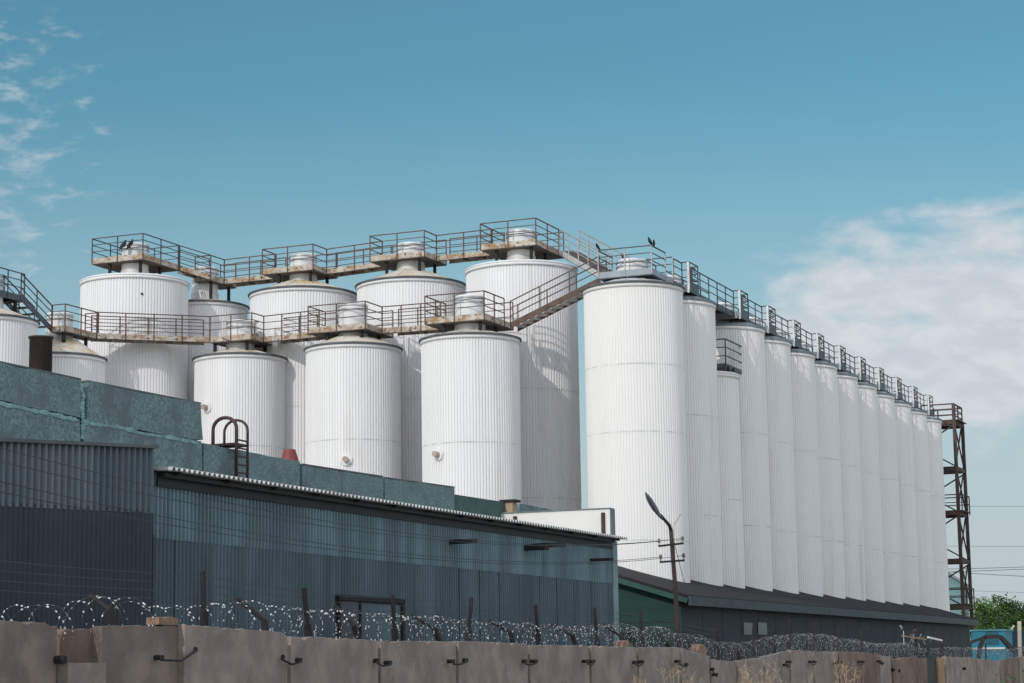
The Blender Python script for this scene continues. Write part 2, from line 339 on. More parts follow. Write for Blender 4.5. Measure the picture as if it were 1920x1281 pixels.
TX = [1280, 1341, 1433, 1484, 1530, 1570, 1608, 1644, 1678, 1709, 1738, 1765]
TY = [541, 575, 622, 650, 674, 697, 717, 734, 749, 764, 778, 793]
TV = T1[1]; TZ = T1[2]
def u_of(px, py, R=1.8):
    d = ruv(px, py); ph = math.atan2(d.y, d.x); return (TV * math.cos(ph) - R) / math.sin(ph)
TU = [u_of(a, b) for a, b in zip(TX, TY)]
st = (TU[11] - TU[2]) / 9
for i in range(3, 12): TU[i] = TU[2] + st * (i - 2)
tT1 = silo('nearest and widest silo of the long row, with birds on its rail', TU[0], TV, TZ, 1.8, GT, .32, WHC, CONG, 'dark', ribs=104, seams=(3.3, 6.1, 9.9, 12.3), captop=1.08, capr=.56)
tT2 = silo('white silo between the widest long-row silo and the small caged platform', TU[1], TV, TZ, 1.8, GT, .42, WHC, CONG, 'teal', ribs=104, seams=(3.7, 7.2, 10.9), captop=1.08, capr=.56)
ordw = ['', '', 'white silo behind the small caged platform', 'fourth silo along the receding row', 'fifth silo along the receding row', 'sixth silo along the receding row',
        'seventh silo along the receding row', 'eighth silo along the receding row', 'ninth silo along the receding row', 'third silo from the far end of the long row', 'last silo but one of the long row', 'farthest silo of the long row, beside the rusty tower']
for i in range(2, 12): dup(tT2, (TU[i], TV, 0), ordw[i])
# small silo in the wide gap
SU = u_of(1385, 703, 1.3) ; SV = TV - .5; ph = ruv(1385, 703); ph = math.atan2(ph.y, ph.x); SU = (SV * math.cos(ph) - 1.3) / math.sin(ph)
SZ = 1.7 + ray(1385, 706).z / math.hypot(ray(1385, 706).x, ray(1385, 706).y) * math.hypot(SU, SV)
tS = silo('short slim silo in the gap of the long row, below the caged platform', SU, SV, SZ, 1.3, None, .12, WHC, CONG, 'white', ribs=72, seams=(4.5, 8), captop=.0, neck=False)
m = MB()
for k in range(10):
    a = k * 2 * PI / 10; m.tube([(SU + 1.1 * math.cos(a), SV + 1.1 * math.sin(a), SZ + .05), (SU + 1.1 * math.cos(a), SV + 1.1 * math.sin(a), SZ + .33)], .05, 8)
m.build('roof_stub', IRON, tS)

# ------------------------------------------------------------------ rails, platforms, gangways
def railing(root, m, pts, h=.83, mids=(.29, .57), drop=.2, gap=1.15, th=.036, posts=True, pm=None, skip_first=False, skip_last=False):
    pts = [Vector(p) for p in pts]; up = Vector((0, 0, 1)); pm = pm or m
    a = MB()
    for p, q in zip(pts, pts[1:]): a.beam(p + up * h, q + up * h, th * 1.05, th)
    a.build('handrail', m, root)
    for md in mids:
        a = MB()
        for p, q in zip(pts, pts[1:]): a.beam(p + up * md, q + up * md, th * .75, th * .75)
        a.build('mid_rail', m, root)
    if posts:
        spots = []
        for p, q in zip(pts, pts[1:]):
            n = max(1, round((q - p).length / gap)); spots += [p.lerp(q, k / n) for k in range(n)]
        spots.append(pts[-1])
        if skip_first: spots = spots[1:]
        if skip_last: spots = spots[:-1]
        for s in spots: MB().beam(s - up * drop, s + up * (h + .01), th, th).build('post', pm, root)
def platform(label, tank, zt, pxL, pxC, pxR, py, du0=-.92, depth=None, fas=FAS, rail=RAIL, group='service platforms on the silo tops', legs=True, right_gap=None, left_rail=None, back=True, near=True, Rl=.85, zlegs=None, pm=None):
    u, v, zr = tank; u0 = u + du0
    c = at_u(pxC, py, u0); zd = c.z; v0 = c.y; v1 = at_u(pxL, py, u0).y
    ue = at_v(pxR, py, v0).x                        # where the right face rail ends and a gangway leaves
    u1 = ue + (depth if depth is not None else .95)
    t = thing('service_platform', label, 'platform', (u, v, zd), group)
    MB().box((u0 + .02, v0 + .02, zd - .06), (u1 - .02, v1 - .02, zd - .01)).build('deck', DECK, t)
    f = MB(); hh = .22; e = .05
    f.box((u0, v0, zd - hh + .02), (u0 + e, v1, zd + .02)); f.box((u1 - e, v0, zd - hh + .02), (u1, v1, zd + .02))
    f.box((u0 + e, v0, zd - hh + .02), (u1 - e, v0 + e, zd + .02)); f.box((u0 + e, v1 - e, zd - hh + .02), (u1 - e, v1, zd + .02))
    f.build('fascia', fas, t)
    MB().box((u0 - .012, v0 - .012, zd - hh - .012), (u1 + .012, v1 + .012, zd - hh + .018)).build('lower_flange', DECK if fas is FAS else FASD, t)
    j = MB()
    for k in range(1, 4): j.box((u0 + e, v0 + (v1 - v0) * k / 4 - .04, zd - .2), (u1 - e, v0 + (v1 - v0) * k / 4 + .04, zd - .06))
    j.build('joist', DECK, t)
    railing(t, rail, [(u0 - .01, v1, zd), (u0 - .01, v0, zd), (ue, v0 - .01, zd)], pm=pm)
    if left_rail is None: left_rail = ue - u0
    if left_rail: railing(t, rail, [(u0, v1 + .01, zd), (u0 + left_rail, v1 + .01, zd)], skip_first=True, pm=pm)
    if back: railing(t, rail, [(u1, v1, zd), (u1, v0, zd)], pm=pm)
    if legs:
        for a in (u - .72, u + .72):
            for b in (v - .72, v + .72):
                if u0 < a < u1 and v0 < b < v1: MB().box((a - .05, b - .05, zr - .02), (a + .05, b + .05, zd - .2)).build('support_leg', IRON, t)
    return dict(t=t, u0=u0, u1=u1, ue=ue, v0=v0, v1=v1, z=zd)
def gangway(label, p, q, side, width=.85, fas=FAS, rail=RAIL, group='gangways between the silo platforms', fas2=None, near_rail=True, far_rail=True, mids=(.29, .57)):
    """p, q: near edge at deck level; side: direction towards the far edge"""
    p, q = Vector(p), Vector(q); d = (q - p); dn = Vector((d.x, d.y, 0)).normalized(); n = Vector((-dn.y, dn.x, 0))
    if n.dot(Vector((side[0], side[1], 0))) < 0: n = -n
    t = thing('gangway', label, 'gangway', (p + q) / 2, group)
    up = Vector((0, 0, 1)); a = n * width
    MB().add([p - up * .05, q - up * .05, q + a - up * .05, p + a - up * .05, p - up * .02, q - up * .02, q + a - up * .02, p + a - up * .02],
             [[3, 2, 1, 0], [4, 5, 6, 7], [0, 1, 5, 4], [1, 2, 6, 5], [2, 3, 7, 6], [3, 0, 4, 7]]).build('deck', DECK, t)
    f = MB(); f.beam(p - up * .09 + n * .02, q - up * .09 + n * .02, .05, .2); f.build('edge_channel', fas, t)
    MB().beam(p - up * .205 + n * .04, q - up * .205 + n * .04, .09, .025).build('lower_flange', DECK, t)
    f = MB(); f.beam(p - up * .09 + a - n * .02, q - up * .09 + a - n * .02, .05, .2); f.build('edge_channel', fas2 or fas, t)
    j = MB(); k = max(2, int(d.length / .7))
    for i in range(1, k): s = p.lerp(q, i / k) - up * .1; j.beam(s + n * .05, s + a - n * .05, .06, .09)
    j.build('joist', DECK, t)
    if near_rail: railing(t, rail, [p - n * .01, q - n * .01], mids=mids)
    if far_rail: railing(t, rail, [p + a + n * .01, q + a + n * .01], mids=mids)
    return t
up = Vector((0, 0, 1))
pC = platform('rusty railed platform at the bottom of the rusty stairs', Cu, Cu[2], 797, 908, 945, 588, depth=.85)
pB = platform('rusty railed platform over the yellow-coned low silo, with a dark red stained fascia', Bu, Bu[2], 578, 685, 716, 606)
pA = platform('rusty railed platform over the silo behind the roof ladder', Au, Au[2], 394, 472, 494, 626, depth=.95, left_rail=0)
pA0 = platform('rusty railed platform above the brown pipe', A0, A0[2], 97, 122, 181, 611, depth=.12, left_rail=0, back=True)
p4 = platform('highest platform, rusty, at the top of the sloping gangway', D4, D4[2], 901, 1005, 1047, 449, depth=.55)
p3 = platform('rusty railed platform next left of the highest one', D3, D3[2], 694, 796, 818, 471)
p2 = platform('rusty railed platform over the tall silo between the narrow and the cone-roofed ones', D2, D2[2], 492, 587, 612, 496)
pb = platform('small railed platform over the narrow back silo', Db, Db[2], 366, 395, 420, 516, left_rail=0)
p1 = platform('broad dark-railed platform with two birds on it', D1, D1[2], 173, 268, 334, 476, depth=.1, rail=RAILD)
def mid(u, v, z): return Vector((u, v, z))
def link(label, a, b, w=.85, **k):       # a is left (larger v), b right
    ga = gangway(label, (a['ue'], a['v0'] - .02, a['z']), (b['ue'] if False else b['u0'] + (a['ue'] - a['u0']), b['v1'] + .02, b['z']), (1, 0), w, **k)
link('rusty gangway arriving at the platform under the rusty stairs', pB, pC)
link('rusty gangway just right of the silo behind the roof ladder', pA, pB)
gangway('long rusty gangway crossing in front of the broad two-bird silo', (pA0['ue'], pA0['v0'] - .02, pA0['z']), (pA['u0'], pA['v1'] + .02, pA['z']), (1, 0), .85)
link('rusty gangway reaching the highest platform', p3, p4)
link('rusty gangway between the two tall cone-roofed silos', p2, p3)
link('rusty gangway between the narrow silo and the cone-roofed silo', pb, p2)
gangway('dark-railed gangway from the two-bird platform to the narrow silo', (p1['u1'] + .02, p1['v0'], p1['z']), (pb['u0'] - .02, pb['v1'] - .75, pb['z']), (0, 1), .8, rail=RAILD)

# nearest platform of the long row
pT = platform('grey steel platform with birds on its rail, topping the nearest long-row silo', (TU[0], TV, TZ), TZ, 1122, 1222, 1247, 503, fas=FASG, rail=RAILD, depth=.9, pm=RAILG)
zT = pT['z']
q = at_u(1165, 527, pT['u0'] + .1); MB().tube([q - Vector((.03, 0, 0)), q + Vector((.03, 0, 0))], .1, 16).build('pulley_wheel', mat('cream_wheel', (.6, .48, .42), .6, var=.15), pT['t'])
# left dark platform at the picture's edge
pe = at_Y(45, 556, 75.6); l0 = thing('service_platform', 'dark steel platform cut off by the left edge', 'platform', (L0[0], L0[1], pe.z), 'service platforms on the silo tops')
lu0, lu1, lv0, lv1, lz = pe.x - 2.0, pe.x, pe.y, pe.y + 2.2, pe.z
MB().box((lu0 + .02, lv0 + .02, lz - .06), (lu1 - .02, lv1 - .02, lz - .01)).build('deck', DECK, l0)
f = MB(); f.box((lu0, lv0, lz - .22), (lu1, lv0 + .05, lz + .02)); f.box((lu0, lv1 - .05, lz - .22), (lu1, lv1, lz + .02)); f.box((lu0, lv0 + .05, lz - .22), (lu0 + .05, lv1 - .05, lz + .02)); f.box((lu1 - .05, lv0 + .05, lz - .22), (lu1, lv1 - .05, lz + .02)); f.build('fascia', FASD, l0)
railing(l0, RAILD, [(lu0, lv1, lz), (lu0, lv0 - .01, lz), (lu1, lv0 - .01, lz)]); railing(l0, RAILD, [(lu1 + .01, lv0 + .9, lz), (lu1 + .01, lv1, lz)])
for a in (L0[0] - .7, min(L0[0] + .7, lu1 - .1)): MB().box((a - .05, L0[1] - .75, L0[2]), (a + .05, L0[1] - .65, lz - .2)).build('support_leg', IRON, l0)

# ---- stairs
def stairs(label, p, q, side, width=.8, steps=8, string=RAIL, tread=RAILW, rail=RAIL, mids=(.29, .57), h=.83, gap=1.3):
    """p low, q high: near string at tread level"""
    p, q = Vector(p), Vector(q); d = q - p; dn = Vector((d.x, d.y, 0)).normalized(); n = Vector((-dn.y, dn.x, 0))
    if n.dot(Vector((side[0], side[1], 0))) < 0: n = -n
    a = n * width; t = thing('stairs', label, 'stairs', p)
    for o in (Vector((0, 0, 0)), a): MB().beam(p + o - up * .06, q + o - up * .06, .05, .2).build('stringer', string, t)
    for k in range(steps):
        s = p.lerp(q, (k + .6) / steps) - up * .1; MB().beam(s + n * .03, s + a - n * .03, .26, .035).build('tread', tread, t)
    railing(t, rail, [p - n * .01, q - n * .01], h=h, mids=mids, gap=gap); railing(t, rail, [p + a + n * .01, q + a + n * .01], h=h, mids=mids, gap=gap)
    return t
stairs('rusty stairs climbing from the low platform to the nearest long-row silo', (pC['ue'] + .02, pC['v0'] - .25, pC['z'] - .12), (pT['u0'] + .45, pT['v1'] + .12, zT - .12), (1, 0), .8, 12)
stairs('dark short stairs at the left edge leading down to the platform above the brown pipe', (pA0['u0'] + .15, pA0['v1'] + .1, pA0['z'] + .0), (lu1 - .2, lv0 + .0, lz), (0, 1) if False else (.5, .9), .75, 5, FASD, FASD, RAILD)
# sloping gangway from the highest platform down to the long row
gangway('pale sloping gangway from the highest platform down to the long row', (p4['ue'] + .0, p4['v0'] - .05, p4['z']), (pT['u0'] + 1.25, pT['v1'] + .05, zT), (1, 0), .8, fas=RAILW, rail=RAILG)

# ---- walkway along the long row: one cage platform per silo, spans between
VW = pT['v0']; WW = 1.0
cage_px = [(1292, 517), (1388, 570), (1437.5, 592), (1487.5, 617), (1532, 641), (1572, 661), (1609, 681), (1646, 698), (1680, 714), (1711, 730), (1741, 745)]
CVV = VW - .27
cu = [at_v(a, b, CVV).x for a, b in cage_px]
st2 = (cu[10] - cu[1]) / 9
for k in range(2, 11): cu[k] = cu[1] + st2 * (k - 1)
zW = zT - .05
def cage(u, label):
    t = thing('service_platform', label, 'platform', (u, VW, zW), 'caged platforms along the long silo row')
    L_ = 1.0
    MB().box((u, CVV + .02, zW - .05), (u + L_, VW + WW, zW - .01)).build('deck', DECK, t)
    for x in (u - .03, u + L_): MB().box((x, CVV, zW - .26), (x + .03, VW + WW, zW + .02)).build('end_channel', FASG, t)
    f = MB(); f.box((u, CVV - .03, zW - .26), (u + L_, CVV, zW + .1)); f.build('kick_plate', FASD, t)
    railing(t, RAILD, [(u - .02, VW, zW), (u - .02, CVV - .02, zW), (u + L_ + .02, CVV - .02, zW), (u + L_ + .02, VW, zW)], h=.86, gap=3)
    MB().box((u - .06, CVV - .03, zW - .3), (u - .042, CVV + .055, zW + .86)).build('corner_plate', RAILW, t)
    m = MB(); x0, x1 = u + L_ * .55, u + L_ + .0; vv = CVV + .06
    m.beam((x0, vv, zW + .02), (x0, vv, zW + .78), .035)
    for z in (.28, .52, .76): m.beam((x0, vv, zW + z), (x1, vv, zW + z), .035)
    m.build('gate', RAILD, t)
    for a in (u + .1, u + L_ - .1): MB().box((a - .04, VW + .1, zW - .55), (a + .04, VW + .18, zW - .05)).build('support_leg', IRON, t)
    return t
c0 = cage(cu[0], 'caged steel platform on the second silo of the long row')
names = ['third', 'fourth', 'fifth', 'sixth', 'seventh', 'eighth', 'ninth']
for k in range(1, 11):
    lab = ('caged steel platform on the %s silo of the long row' % names[k - 1]) if k < 8 else ['caged steel platform on the third silo from the long row far end', 'caged steel platform on the last silo but one of the long row', 'farthest caged steel platform, beside the rusty stair tower'][k - 8]
    dup(c0, (cu[k], VW, zW), lab)
def span(a, b, label):
    p = Vector((a, VW, zW)); q = Vector((b, VW, zW))
    return gangway(label, p, q, (0, 1), WW, FASD, RAILD, 'walkway spans along the long silo row')
span(pT['u1'] + .02, cu[0] - .05, 'first dark walkway span of the long row, from the bird platform')
big = span(cu[0] + 1.05, cu[1] - .05, 'long dark walkway span across the gap over the small caged platform')
s0 = span(cu[1] + 1.05, cu[2] - .05, 'dark walkway span from the third to the fourth long-row silo')
for k in range(2, 10):
    i = k + 2
    w_ = ['third', 'fourth', 'fifth', 'sixth', 'seventh', 'eighth', 'ninth', 'tenth', 'eleventh', 'twelfth']
    dup(s0, (cu[k] + 1.05 + (cu[2] - .05 - cu[1] - 1.05) / 2, VW, zW), 'dark walkway span from the %s to the %s long-row silo' % (w_[k - 1], w_[k]))
# small caged platform over the slim silo
a = at_v(1361, 683, SV - .75); b = at_v(1391.5, 693, SV - .75); sz = a.z
t = thing('service_platform', 'small dark caged platform above the short slim silo', 'platform', (SU, SV, SZ))
su0, su1, sv0 = a.x, b.x, SV - .75; sv1 = sv0 + 1.6
MB().box((su0, sv0, sz - .12), (su1, sv1, sz + .04)).build('deck', FASD, t)
railing(t, RAILD, [(su0, sv1, sz), (su0, sv0, sz), (su1, sv0, sz), (su1, sv1, sz)], h=1.0, mids=(.34, .68), gap=1.6, th=.045)
for x in (su0 + .2, su1 - .2): MB().box((x - .05, SV - .3, SZ + .1), (x + .05, SV - .2, sz - .12)).build('support_leg', IRON, t)

# ------------------------------------------------------------------ rusty stair tower at the far end
t = thing('stair_tower', 'rusty lattice stair tower at the far end of the long row', 'tower', (0, 0, 0))
tu0 = TU[11] + 2.3; tv0 = at_u(1789, 790, tu0).y
t.location = W(tu0, tv0, 0); ORG[t.name] = Vector((tu0, tv0, 0))
tu1 = at_v(1804, 790, tv0).x; tv1 = tv0 + 4.2
zt = at_u(1789, 788, tu0).z
cols = [(tu0, tv0), (tu1, tv0), (tu0, tv1), (tu1, tv1)]
for a, b in cols: MB().box((a - .09, b - .09, 0), (a + .09, b + .09, zt + (.95 if a == tu0 and b == tv0 else 0))).build('column', STEEL, t)
lev = [zt, at_u(1797, 874, tu0).z, at_u(1800, 958, tu0).z, at_u(1803, 1047, tu0).z, at_u(1806, 1134, tu0).z]
for i, z in enumerate(lev):
    m = MB(); hb = .22
    m.box((tu0 - .05, tv0 + .091, z - hb), (tu0 + .05, tv1 - .091, z)); m.box((tu1 - .05, tv0 + .091, z - hb), (tu1 + .05, tv1 - .091, z))
    m.box((tu0 + .091, tv0 - .05, z - hb), (tu1 - .091, tv0 + .05, z)); m.build('ring_beam', STEEL, t)
    if i in (0, 2, 4):
        v_ = tv1 - (2.7 if i else 3.0)
        MB().box((tu0 + .06, tv0 - .25, z + .005), (tu1 - .06, v_ if i else tv1, z + .055)).build('landing', STEEL, t)
        if i == 0: railing(t, STEEL, [(tu0 - .0, tv0 + 1.85, z), (tu0 - .0, tv0, z), (tu1, tv0, z), (tu1, tv1, z)], h=.95, mids=(.3, .62), gap=1.5, th=.07, drop=.1)
        else: railing(t, STEEL, [(tu0 + .1, tv0 + 1.4, z), (tu0 + .1, tv0 - .2, z), (tu1 - .1, tv0 - .2, z), (tu1 - .1, tv0 + 1.4, z)], h=.95, mids=(.5,), gap=1.5, th=.06, drop=.1)
zz = lev + [0]
for i in range(5):
    z1, z0 = zz[i] - .3, zz[i + 1]; m = MB(); mz = (z0 + z1) / 2
    if i < 4:
        # K-bracing on the wide faces, X on the narrow right face
        m.beam((tu0, tv0 + .1, z1 if i % 2 == 0 else z0), (tu0, tv1 - .1, z0 if i % 2 == 0 else z1), .075)
        m.beam((tu1, tv0 + .1, z1 if i % 2 == 1 else z0), (tu1, tv1 - .1, z0 if i % 2 == 1 else z1), .075)
        m.build('brace', STEEL, t)
        m = MB(); m.beam((tu0 + .1, tv0, z1), (tu1 - .1, tv0, z0), .07); m.build('brace', STEEL, t)
        m = MB(); m.beam((tu0 + .1, tv0 + .06, z0), (tu1 - .1, tv0 + .08, z1), .07); m.build('brace', STEEL, t)
# flights inside the tower
for i in (0, 2):
    for half, (za, zb) in enumerate(((lev[i], (lev[i] + lev[i + 2]) / 2 if i + 2 < 5 else 0), ((lev[i] + lev[i + 2]) / 2, lev[i + 2]))):
        ua = tu0 + (.35 if half == 0 else tu1 - tu0 - .95); va, vb = (tv0 + 1.2, tv1 - .8) if half == 0 else (tv1 - .8, tv0 + 1.2)
        m = MB()
        for o in (0, .6): m.beam((ua + o, va, za - .1), (ua + o, vb, zb - .1), .05, .24); m.beam((ua + o, va, za + .8), (ua + o, vb, zb + .8), .05)
        for k in range(11):
            s = (k + .5) / 11; m.box((ua + .03, va + (vb - va) * s - .13, za + (zb - za) * s - .14), (ua + .57, va + (vb - va) * s + .13, za + (zb - za) * s - .1))
        for k in range(4):
            s = k / 3; m.beam((ua, va + (vb - va) * s, za + (zb - za) * s), (ua, va + (vb - va) * s, za + (zb - za) * s + .8), .04)
        m.build('stair_flight', STEEL, t)

# ------------------------------------------------------------------ green shed at the foot of the long row
VS = 21.0
e0 = at_v(1299, 1110, VS - .35); e1 = at_v(1822, 1168, VS - .35); ze = (e0.z + e1.z) / 2
gc = at_v(1277, 1135, VS); ug = gc.x; uend = at_v(1818, 1190, VS).x
gl = at_u(1157, 1068, ug - .35); _c = at_v(1296, 1096, TV - 1.8); _c2 = at_v(1780, 1145, TV - 1.8); slope = ((_c.z + _c2.z) / 2 - ze) / (TV - 1.8 - VS + .35); print('slope', slope, _c.z, _c2.z, ze, e0.z, e1.z, (gl.z - ze) / (gl.y - (VS - .35))); VR = VS + 5.5
t = thing('shed', 'long dark green shed with brown roof under the receding silo row', 'shed', (ug, VS, 0))
MB().prism([(ug, VS + .001, 0), (ug, VR, 0), (ug, VR, ze + slope * (VR - VS + .35) - .16), (ug, VS + .001, ze - .12)], (.15, 0, 0)).build('gable_wall', SHDG, t)
m = MB(); k = ug
pit = 2.2
while k < uend:
    k2 = min(k + pit, uend); m.box((k + .02, VS, 0), (k2 - .02, VS + .14, ze - .12)); k = k2
m.box((ug + .16, VS + .03, 0), (uend, VS + .12, ze - .13)); m.build('side_wall', SHDW, t)
m = MB(); ue0, ue1 = ug - .35, uend + .5; zr_ = ze + slope * (VR - VS + .35)
m.add([(ue0, VS - .35, ze - .04), (ue1, VS - .35, ze - .04), (ue1, VR, zr_ - .04), (ue0, VR, zr_ - .04), (ue0, VS - .35, ze + .05), (ue1, VS - .35, ze + .05), (ue1, VR, zr_ + .05), (ue0, VR, zr_ + .05)],
      [[3, 2, 1, 0], [4, 5, 6, 7], [0, 1, 5, 4], [1, 2, 6, 5], [2, 3, 7, 6], [3, 0, 4, 7]]).build('roof', SHDR, t)
m = MB(); m.beam((ue0 - .02, VS - .34, ze - .13), (ue0 - .02, VR, zr_ - .13), .04, .16); m.build('verge_board', SHDF, t)
MB().box((ue0 + .02, VS - .42, ze - .28), (ue1, VS - .36, ze + .02)).build('gutter_board', SHDB, t)
for a, b in ((1394, 1410), (1421, 1437)):
    p = at_v(a, 1190, VS - .01); q = at_v(b, 1168, VS - .01)
    MB().box((p.x, VS - .03, p.z), (q.x, VS - .005, q.z)).build('window', GLASS, t)
m = MB(); zz_ = ze - .3
for k in range(18):
    z = .2 + k * .17
    if z < ze - .35: m.box((ug - .012, VS + .1, z), (ug - .002, VR, z + .02))
m.build('siding_joint', DARK, t)

# ------------------------------------------------------------------ blue-grey corrugated building
def corr_wall(u0, u1, v, ztop, zbot, pitch=.115, depth=.03, phase=0.):
    """ztop/zbot: functions of u"""
    m = MB(); top = []; bot = []; n = int((u1 - u0) / pitch)
    for i in range(n):
        for a, d in ((0, 0), (.22, 0), (.38, 1), (.72, 1), (.88, 0)):
            u = u0 + (i + a) * (u1 - u0) / n; top.append((u, v + depth * (1 - d), ztop(u))); bot.append((u, v + depth * (1 - d), zbot(u)))
    top.append((u1, v + depth, ztop(u1))); bot.append((u1, v + depth, zbot(u1)))
    k = len(top); m.add(bot + top, [[i, i + 1, k + i + 1, k + i] for i in range(k - 1)]); return m
VB = 18.0
bl = at_v(292, 1000, VB); br = at_v(1156.5, 1050, VB)
OV = .36; ea = at_v(303, 879, VB - OV); eb = at_v(1177, 1012, VB - OV)
def lin(a, b): return lambda u: a.z + (b.z - a.z) * (u - a.x) / (b.x - a.x)
eav = lin(ea, eb)
sa, sb = at_v(300, 1004, VB), at_v(1137, 1089, VB); seam = lin(sa, sb)
uR = br.x; uL = bl.x
t = thing('warehouse', 'long blue-grey corrugated building behind the razor wire, with a toothed eave', 'building', (uL, VB, 0))
wt = corr_wall(uL, uR - .35, VB, lambda u: eav(u) + .0, lambda u: seam(u) - .05, .118, .05)
wt.build('upper_wall', GRY, t)
lo_ = corr_wall(uL, uR - .35, VB + .012, seam, lambda u: 0, .118, .034)
k = uL + .6
while k < uR - .6:
    lo_.box((k, VB + .002, 0), (k + .03, VB + .03, seam(k) - .06)); k += 1.05 + .2 * random.random()
lo_.build('lower_wall', GRY2, t)
MB().box((uR - .35, VB - .02, 0), (uR, VB + .1, eav(uR) - .02)).build('corner_trim', TRIM, t)
MB().box((uR - .1, VB + .1, 0), (uR - .004, VB + 3.3, eav(uR) - .02)).build('end_wall', GRY2, t)
MB().box((uL, VB + .1, 0), (uL + .1, VB + 3.3, eav(uL) - .05)).build('end_wall', GRY2, t)
# corrugated roof sheet with a toothed edge
m = MB(); pitch = .155; u = uL - .1; vs0 = []; RW = 4.4
prof = []
while u < eb.x:
    for a, d in ((0, 0), (.10, 1), (.5, 1), (.60, 0)): prof.append((u + a * pitch, d * .048))
    u += pitch
n = len(prof)
for vv, dz in ((VB - OV, 0), (VB - OV + RW, RW * .05)):
    for zz_ in (0, .012): vs0 += [(a, vv, eav(a) + d + zz_ + dz) for a, d in prof]
fs = [[i, i + 1, 2 * n + i + 1, 2 * n + i] for i in range(n - 1)] + [[n + i, n + i + 1, 3 * n + i + 1, 3 * n + i] for i in range(n - 1)] + [[i, i + 1, n + i + 1, n + i] for i in range(n - 1)]
m.add(vs0, fs).build('roof_sheet', ROOFT, t)
m = MB(); m.beam((uL, VB - .12, eav(uL) - .05), (eb.x - .35, VB - .12, eav(eb.x - .35) - .05), .08, .07); m.build('purlin', DARK, t)  # coloured black to deepen the shade below the toothed edge
for i in range(14):
    uu = uL + .3 + (uR - uL - .8) * i / 13
    MB().beam((uu, VB - OV + .1, eav(uu) - .02), (uu, VB + .01, eav(uu) + .02), .07, .05).build('rafter_end', IRON, t)
MB().beam((uL, VB - .015, eav(uL) - .12), (uR - .36, VB - .015, eav(uR) - .12), .03, .22).build('eave_shade_strip', DARK, t)  # black strip drawn in place of the soft shade under the eave
# door
a = at_v(632, 1120, VB); b = at_v(752, 1128, VB)
dr = MB(); dr.box((a.x + .06, VB - .02, 0), (a.x + (b.x - a.x) * .31, VB + .01, a.z - .06)); dr = dr.build('door', DOORM, t)
MB().box((a.x + (b.x - a.x) * .34, VB - .018, 0), (b.x - .06, VB + .01, b.z - .07)).build('door', GRY2, t)
m = MB(); m.box((a.x - .04, VB - .06, 0), (a.x + .05, VB - .001, a.z)); m.box((b.x - .06, VB - .06, 0), (b.x + .05, VB - .001, b.z)); m.beam((a.x - .04, VB - .03, a.z), (b.x + .05, VB - .03, b.z), .09, .1)
m.box((a.x + (b.x - a.x) * .315, VB - .05, 0), (a.x + (b.x - a.x) * .335, VB - .001, a.z - .08)); m.build('door_frame', IRON, t)
for (x0, y0, ln, th) in ((846, 1016, .55, .09), (987, 1027, .5, .13), (1002, 1023, .72, .1), (1110, 1050, .52, .07)):
    p = at_v(x0, y0, VB - .05); MB().box((p.x, VB - .05 - ln, p.z - th / 2), (p.x + .12, VB + .02, p.z + th / 2)).build('beam_stub', IRON, t)

# annex
VA = VB - .12
aL = -3.0
p0, p1_ = at_v(0, 827, VA), at_v(293, 840, VA); q0, q1 = at_v(0, 941, VA), at_v(285, 955, VA)
tp = lin(p0, p1_); sm = lin(q0, q1); au0 = at_v(-160, 900, VA).x; au1 = at_v(291, 900, VA).x
t = thing('annex', 'tall grey corrugated annex at the left edge with a navy lower half', 'building', (au0, VA, 0))
corr_wall(au0, au1, VA, tp, lambda u: sm(u) - .06, .165, .055).build('upper_wall', ANX, t)
corr_wall(au0, au1 - .02, VA + .015, sm, lambda u: 0, .12, .02).build('lower_wall', ANX2, t)
m = MB(); m.beam((au0, VA - .01, tp(au0) + .015), (au1, VA - .01, tp(au1) + .015), .12, .05); m.build('top_flashing', LIPD, t)
MB().box((au1 - .03, VA + .04, 0), (au1 + .0, VA + 2.2, tp(au1) - .02)).build('end_wall', ANX2, t)
m = MB(); m.add([(au0, VA + .05, tp(au0) - .01), (au1, VA + .05, tp(au1) - .01), (au1, VA + 3, tp(au1) - .1), (au0, VA + 3, tp(au0) - .1)], [[0, 1, 2, 3]]); m.build('roof', ROOFT, t)

# ------------------------------------------------------------------ green parapet building behind
VG = 22.0
t = thing('green_building', 'mottled green concrete building with a stepped parapet below the silos', 'building', (at_v(0, 700, VG).x, VG, 0))
def blk(pts, name='wall_panel', v=VG, th=.35, m_=GRN, jit=.012):
    P = []
    for i, (a, b) in enumerate(pts):
        q = at_v(a, b, v); a2, b2 = pts[(i + 1) % len(pts)]; r = at_v(a2, b2, v)
        n = max(1, int((r - q).length / .35))
        for k in range(n):
            s = q.lerp(r, k / n); P.append((s.x + random.uniform(-jit, jit), v, s.z + random.uniform(-jit, jit)))
    return MB().prism(P, (0, th, 0)).build(name, m_, t)
blk([(-140, 650), (152, 713), (150, 783), (-140, 720)])
blk([(166, 716), (376, 757), (380, 826), (163, 791)])
blk([(-140, 723), (150, 786), (154, 960), (-140, 940)], v=VG + .02)
blk([(157, 794), (378, 828), (380, 990), (155, 960)], v=VG + .02)
blk([(382, 831), (562, 866), (562, 1010), (382, 990)], v=VG + .01)
blk([(567, 872), (719, 895), (719, 1030), (567, 1010)], v=VG + .02)
blk([(722, 897), (852, 915), (852, 1050), (722, 1030)], v=VG)
m = MB(); P = [at_v(a, b, VG + .12) for a, b in ((-150, 660), (370, 762), (376, 800), (560, 872), (715, 900), (850, 925))]
for p, q in zip(P, P[1:]): m.add([(p.x, VG + .3, 0), (q.x, VG + .3, 0), (q.x, VG + .3, q.z - .3), (p.x, VG + .3, p.z - .3)], [[0, 1, 2, 3]])
m.build('backing_wall', GRND, t)
